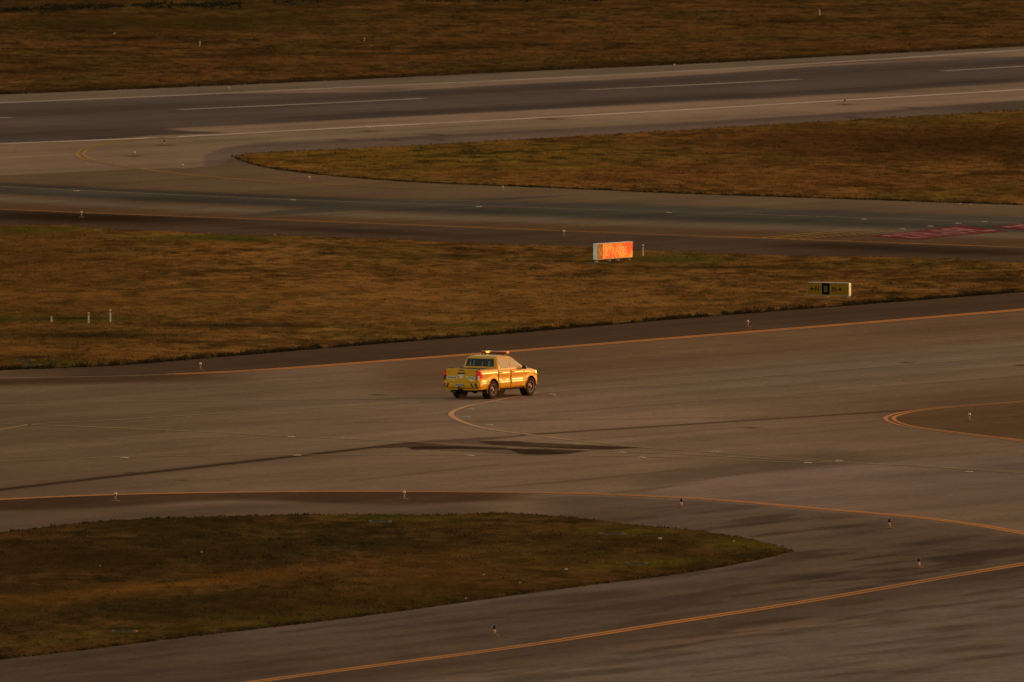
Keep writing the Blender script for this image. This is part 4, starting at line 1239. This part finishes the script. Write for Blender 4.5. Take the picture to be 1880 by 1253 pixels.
EL = [  # px, py, pale, label
 (420,168.5,1,"pale edge light on the far runway shoulder toward the left"),
 (1238,126.5,1,"pale edge light on the far runway shoulder right of centre"),
 (678,242,1,"pale edge light beside the near white runway line, above the grass wedge"),
 (1551,193,0,"dark edge light beside the near white runway line at the right"),
 (302,268,0,"dark topped light inside the ochre curve, the one nearest the runway"),
 (247,288.5,1,"pale light just inside the bend of the double ochre curve"),
 (335,311,1,"pale light below the ochre curve, left of the grass wedge tip"),
 (568,334.5,1,"pale edge light below the left end of the grass wedge"),
 (923,352.5,1,"pale edge light under the middle of the grass wedge's lower edge"),
 (149.5,399.5,1,"pale edge light on the dark oily shoulder at the far left"),
 (1035,434,1,"orange lit edge light up from the left of the red holding sign"),
 (368,679.5,1,"pale edge light left of the truck, above the start of the orange line"),
 (1373,601,1,"pale edge light between the orange line and the arrow sign"),
 (212,920,1,"pale edge light on the dark band above the lower grass island, at the left"),
 (742,917,1,"pale edge light below the orange line, under the dark asphalt patch"),
 (1780,773,1,"pale edge light inside the orange loop at the right"),
 (1251,932,0,"dark blue topped edge light above the right part of the lower grass island"),
 (1633,970,0,"dark blue topped edge light just below the curving orange line at the right"),
 (1687,1043,0,"dark blue topped edge light above the lowest orange line, at the right"),
 (908,1167,0,"dark blue topped edge light nearest the camera, above the lowest orange line"),
]
for (px_, py_, pale, lab) in EL:
    if pale:
        o = pale_src if not pale_used else copy_tree(pale_src); pale_used = True
    else:
        o = dark_src if not dark_used else copy_tree(dark_src); dark_used = True
    o.location = G3(px_, py_, .003); o.rotation_euler = (0, 0, random.random()*3)
    tag(o, lab, "edge light", "edge lights along the runway and taxiways")

# low white marker posts
M_POST = simple("weathered_white_post", (0.33, 0.26, 0.16), 0.6, noise=0.25, nscale=9)
def make_post(h, band=True, r=.034):
    o = empty("marker_post")
    m = MB(); m.lathe([(r*1.15, 0), (r, .02), (r, h-(.13 if band else 0))], 12, 'Z'); m.build("shaft", M_POST, o)
    if band:
        m = MB(); m.lathe([(r*.8, h-.13), (r*.8, h-.095)], 12, 'Z'); m.build("dark_band", M_RING, o)
        m = MB(); m.lathe([(r*1.15, h-.095), (r*1.2, h-.02), (r*.6, h)], 12, 'Z'); m.build("cap", M_CAP, o)
    return o
for (px_, py_, h, bnd, lab) in (
    (202.5,591.5,.58,True,"tallest of the three white posts in the green patch at the left"),
    (162.5,594.5,.53,True,"middle of the three white posts in the green patch at the left"),
    (94.5,592,.27,False,"short bare stub, leftmost of the three white posts at the left"),
    (1180.5,470.5,.58,True,"slim white post standing right of the red holding sign"),
    (367,87,.42,True,"thin pale post in the far grass at the upper left"),
    (669,76,.26,True,"small pale post in the far grass left of centre"),
    (1505,29,.45,False,"thin pale post in the far grass at the top right")):
    o = make_post(h, bnd); o.location = G3(px_, py_, 0.05)
    tag(o, lab, "marker post", "low white marker posts in the grass")

# flush centreline lights
M_INSET = simple("pale_inset_fitting", (0.40, 0.27, 0.18), 0.8, spec=0.05, noise=0.2, nscale=15)
def make_inset():
    o = empty("inset_light")
    m = MB(); m.lathe([(.17, .012), (.165, .022), (.11, .034), (.0, .036)], 20, 'Z', close=False); m.build("rim", M_INSET, o)
    m = MB(); m.bbox(-.05, .05, -.12, .12, .028, .050, .006); m.build("lens", M_INSET, o)
    return o
isrc = make_inset(); first = True
IL = [(140,351.5,"flush light on the taxiway centreline, at the far left"),(537,368,"flush light on the taxiway centreline, below the grass wedge tip"),
 (879,380.5,"flush light on the taxiway centreline, under the middle of the grass wedge"),(1228,391.5,"flush light on the taxiway centreline, up from the red holding sign"),
 (1586,403.5,"flush light on the taxiway centreline, left of the red painted marking"),
 (1656,421.5,"flush light above the red painted marking, first of a row of four"),(1708,416.5,"flush light above the red painted marking, second of a row of four"),(1759,411,"flush light above the red painted marking, third of a row of four"),(1808,408,"flush light above the red painted marking, last of a row of four"),
 (534,803.5,"flush light on the thin line left of the dark asphalt patch, below the truck"),(228,841.5,"flush light on the lower thin line at the left"),
 (545,837,"flush light where the thin line meets the dark crack"),(864,838,"flush light just below the dark asphalt patch"),
 (1141,832,"flush light at the right end of the dark asphalt patch, upper of two"),(1178,841.5,"flush light at the right end of the dark asphalt patch, lower of two"),
 (1312,830.5,"flush light on the turning line right of the dark asphalt patch"),(1483,851,"flush light on the lower thin line, toward the right"),
 (1540,847,"flush light where the two thin lines join at the right"),(1779,867.5,"flush light on the joined thin line near the right edge"),
 (917,739.5,"flush light just below the truck's rear wheel"),(864,752.5,"flush light inside the bend of the turning line, upper one"),(857,767,"flush light inside the bend of the turning line, lower one"),
 (898,781.5,"flush light above the turning line as it leaves the bend"),(1013,725.5,"flush light on the thin line just right of the truck")]
for (px_, py_, lab) in IL:
    o = isrc if first else copy_tree(isrc); first = False
    o.location = G3(px_, py_); o.rotation_euler = (0, 0, random.random())
    tag(o, lab, "flush light", "flush lights set along the centrelines")

# concrete drain covers in the grass
M_CONC = simple("pale_concrete", (0.13, 0.08, 0.04), 0.95, spec=0.0, noise=0.35, nscale=4)
for (px_, py_, w_, d_, lab) in ((45,662.5,.75,.9,"upper pale drain cover in the green corner at the left"),(60,671,.75,1.0,"lower pale drain cover in the green corner at the left"),
    (698,958.5,.85,1.2,"pale drain cover in the bright green top of the lower grass island"),(1125,981,.95,1.2,"dark rimmed drain cover in the green patch of the lower island"),
    (1170,1036,.75,.9,"drain cover near the lower edge of the grass island, toward its tip"),(228,1160,.85,.9,"drain cover in the green strip at the bottom left"),
    (1098,484,1.1,1.0,"pale slab under the left foot of the red holding sign")):
    dc = empty("drain_cover", G3(px_, py_, .06), R(random.uniform(-12, 12)))
    m = MB(); m.bbox(-w_/2, w_/2, -d_/2, d_/2, -.03, .035, .008); m.build("slab", M_CONC, dc)
    if "slab" not in lab:
        m = MB(); m.box(-w_*.35, w_*.35, -d_*.35, d_*.35, .0355, .040); m.build("lid", simple("dark_iron_lid", (.04, .03, .02), .9, spec=0.0), dc)
    tag(dc, lab, "drain cover", "concrete covers and slabs in the grass")

# scraps and stones
M_SCRAP = simple("pale_scrap", (0.32, 0.25, 0.18), 0.8, spec=0.1)
for (px_, py_, r_, lab) in ((370,1014,.030,"tiny white scrap in the lower grass island, left of centre"),(1039,1045.5,.045,"white stone in the lower grass island, under the green patch"),
    (954.5,1070,.028,"small pale stone in the lower grass island near its bottom edge"),(855,1099,.028,"tiny pale stone at the bottom edge of the lower grass island"),
    (888,1055.5,.028,"small pale scrap in the middle of the lower grass island"),(1347,994,.034,"pale stone near the tip of the lower grass island"),
    (1211.5,989,.055,"flat pale stone right of the drain cover in the lower island"),(210,62,.075,"white scrap in the far grass at the upper left"),
    (462,70,.04,"small white scrap in the far grass, right of the thin post"),(1783,376,.05,"white stone at the grass edge above the red marking, right one"),
    (1763,374.5,.05,"pale stone at the grass edge above the red marking, left one"),(184,1039,.022,"tiny greenish scrap in the dark grass at the lower left")):
    bm = bmesh.new(); bmesh.ops.create_icosphere(bm, subdivisions=2, radius=1.0)
    for v in bm.verts: v.co = Vector((v.co.x*r_*1.4, v.co.y*r_, v.co.z*r_*.8)) * (1 + .3*(random.random()-.5))
    me = bpy.data.meshes.new("stone"); bm.to_mesh(me); bm.free(); me.materials.append(M_SCRAP)
    o = bpy.data.objects.new("stone", me); COL.objects.link(o); o.location = G3(px_, py_, .15 if not (1700 < px_) else .1)
    tag(o, lab, "stone", "pale stones and scraps in the grass")

# lone shrub on the far ditch
sh = empty("shrub", G3(541, 10, 0))
m = MB()
for k in range(420):
    a = random.random()*6.283; rr = abs(random.gauss(0, .32)); zz = max(.02, random.gauss(.16, .09)) * max(.2, 1-rr*.9)
    p = Vector((rr*math.cos(a), rr*math.sin(a)*.8, zz)); u = Vector((random.gauss(0, 1), random.gauss(0, 1), random.gauss(0, 1))).normalized()*.045
    v = Vector((random.gauss(0, 1), random.gauss(0, 1), random.gauss(0, 1))).normalized()*.03
    m.add([p-u, p+v, p+u, p-v], [(0, 1, 2, 3)])
m.build("foliage", simple("dark_shrub_leaf", (.022, .022, .008), .9, noise=.4), sh, recalc=False)
m = MB(); m.lathe([(.03, 0), (.015, .16)], 8, 'Z'); m.build("stem", M_UNDER, sh)
tag(sh, "small dark round shrub on the far ditch line at the top left", "shrub")

# ------------------------------------------------------------------ light
SUN_EL, SUN_AZ = R(3.6), (0.88, 0.47)
L_dir = Vector((SUN_AZ[0]*math.cos(SUN_EL), SUN_AZ[1]*math.cos(SUN_EL), math.sin(SUN_EL))).normalized()
sd = bpy.data.lights.new("sun", 'SUN'); sd.energy = 1.75; sd.angle = R(1.0); sd.color = (1.0, 0.43, 0.15)
so = bpy.data.objects.new("sun", sd); COL.objects.link(so)
so.rotation_euler = L_dir.to_track_quat('Z', 'Y').to_euler()
so.location = (0, 700, 200)

w = bpy.data.worlds.new("World"); scene.world = w; w.use_nodes = True
nt = w.node_tree; bg = nt.nodes["Background"]
sky = nt.nodes.new("ShaderNodeTexSky"); sky.sky_type = 'NISHITA'; sky.sun_disc = False
sky.sun_elevation = SUN_EL; sky.sun_rotation = math.atan2(SUN_AZ[0], SUN_AZ[1])
sky.air_density = 1.2; sky.dust_density = 2.0; sky.ozone_density = 1.0
tint = nt.nodes.new("ShaderNodeVectorMath"); tint.operation = 'MULTIPLY'; tint.inputs[1].default_value = (1.12, 1.0, 0.93)
nt.links.new(sky.outputs["Color"], tint.inputs[0]); nt.links.new(tint.outputs["Vector"], bg.inputs["Color"])
bg.inputs["Strength"].default_value = 0.6

scene.view_settings.view_transform = 'Standard'; scene.view_settings.look = 'None'
scene.view_settings.exposure = 0; scene.view_settings.gamma = 1
scene.cycles.max_bounces = 5; scene.cycles.sample_clamp_indirect = 4.0
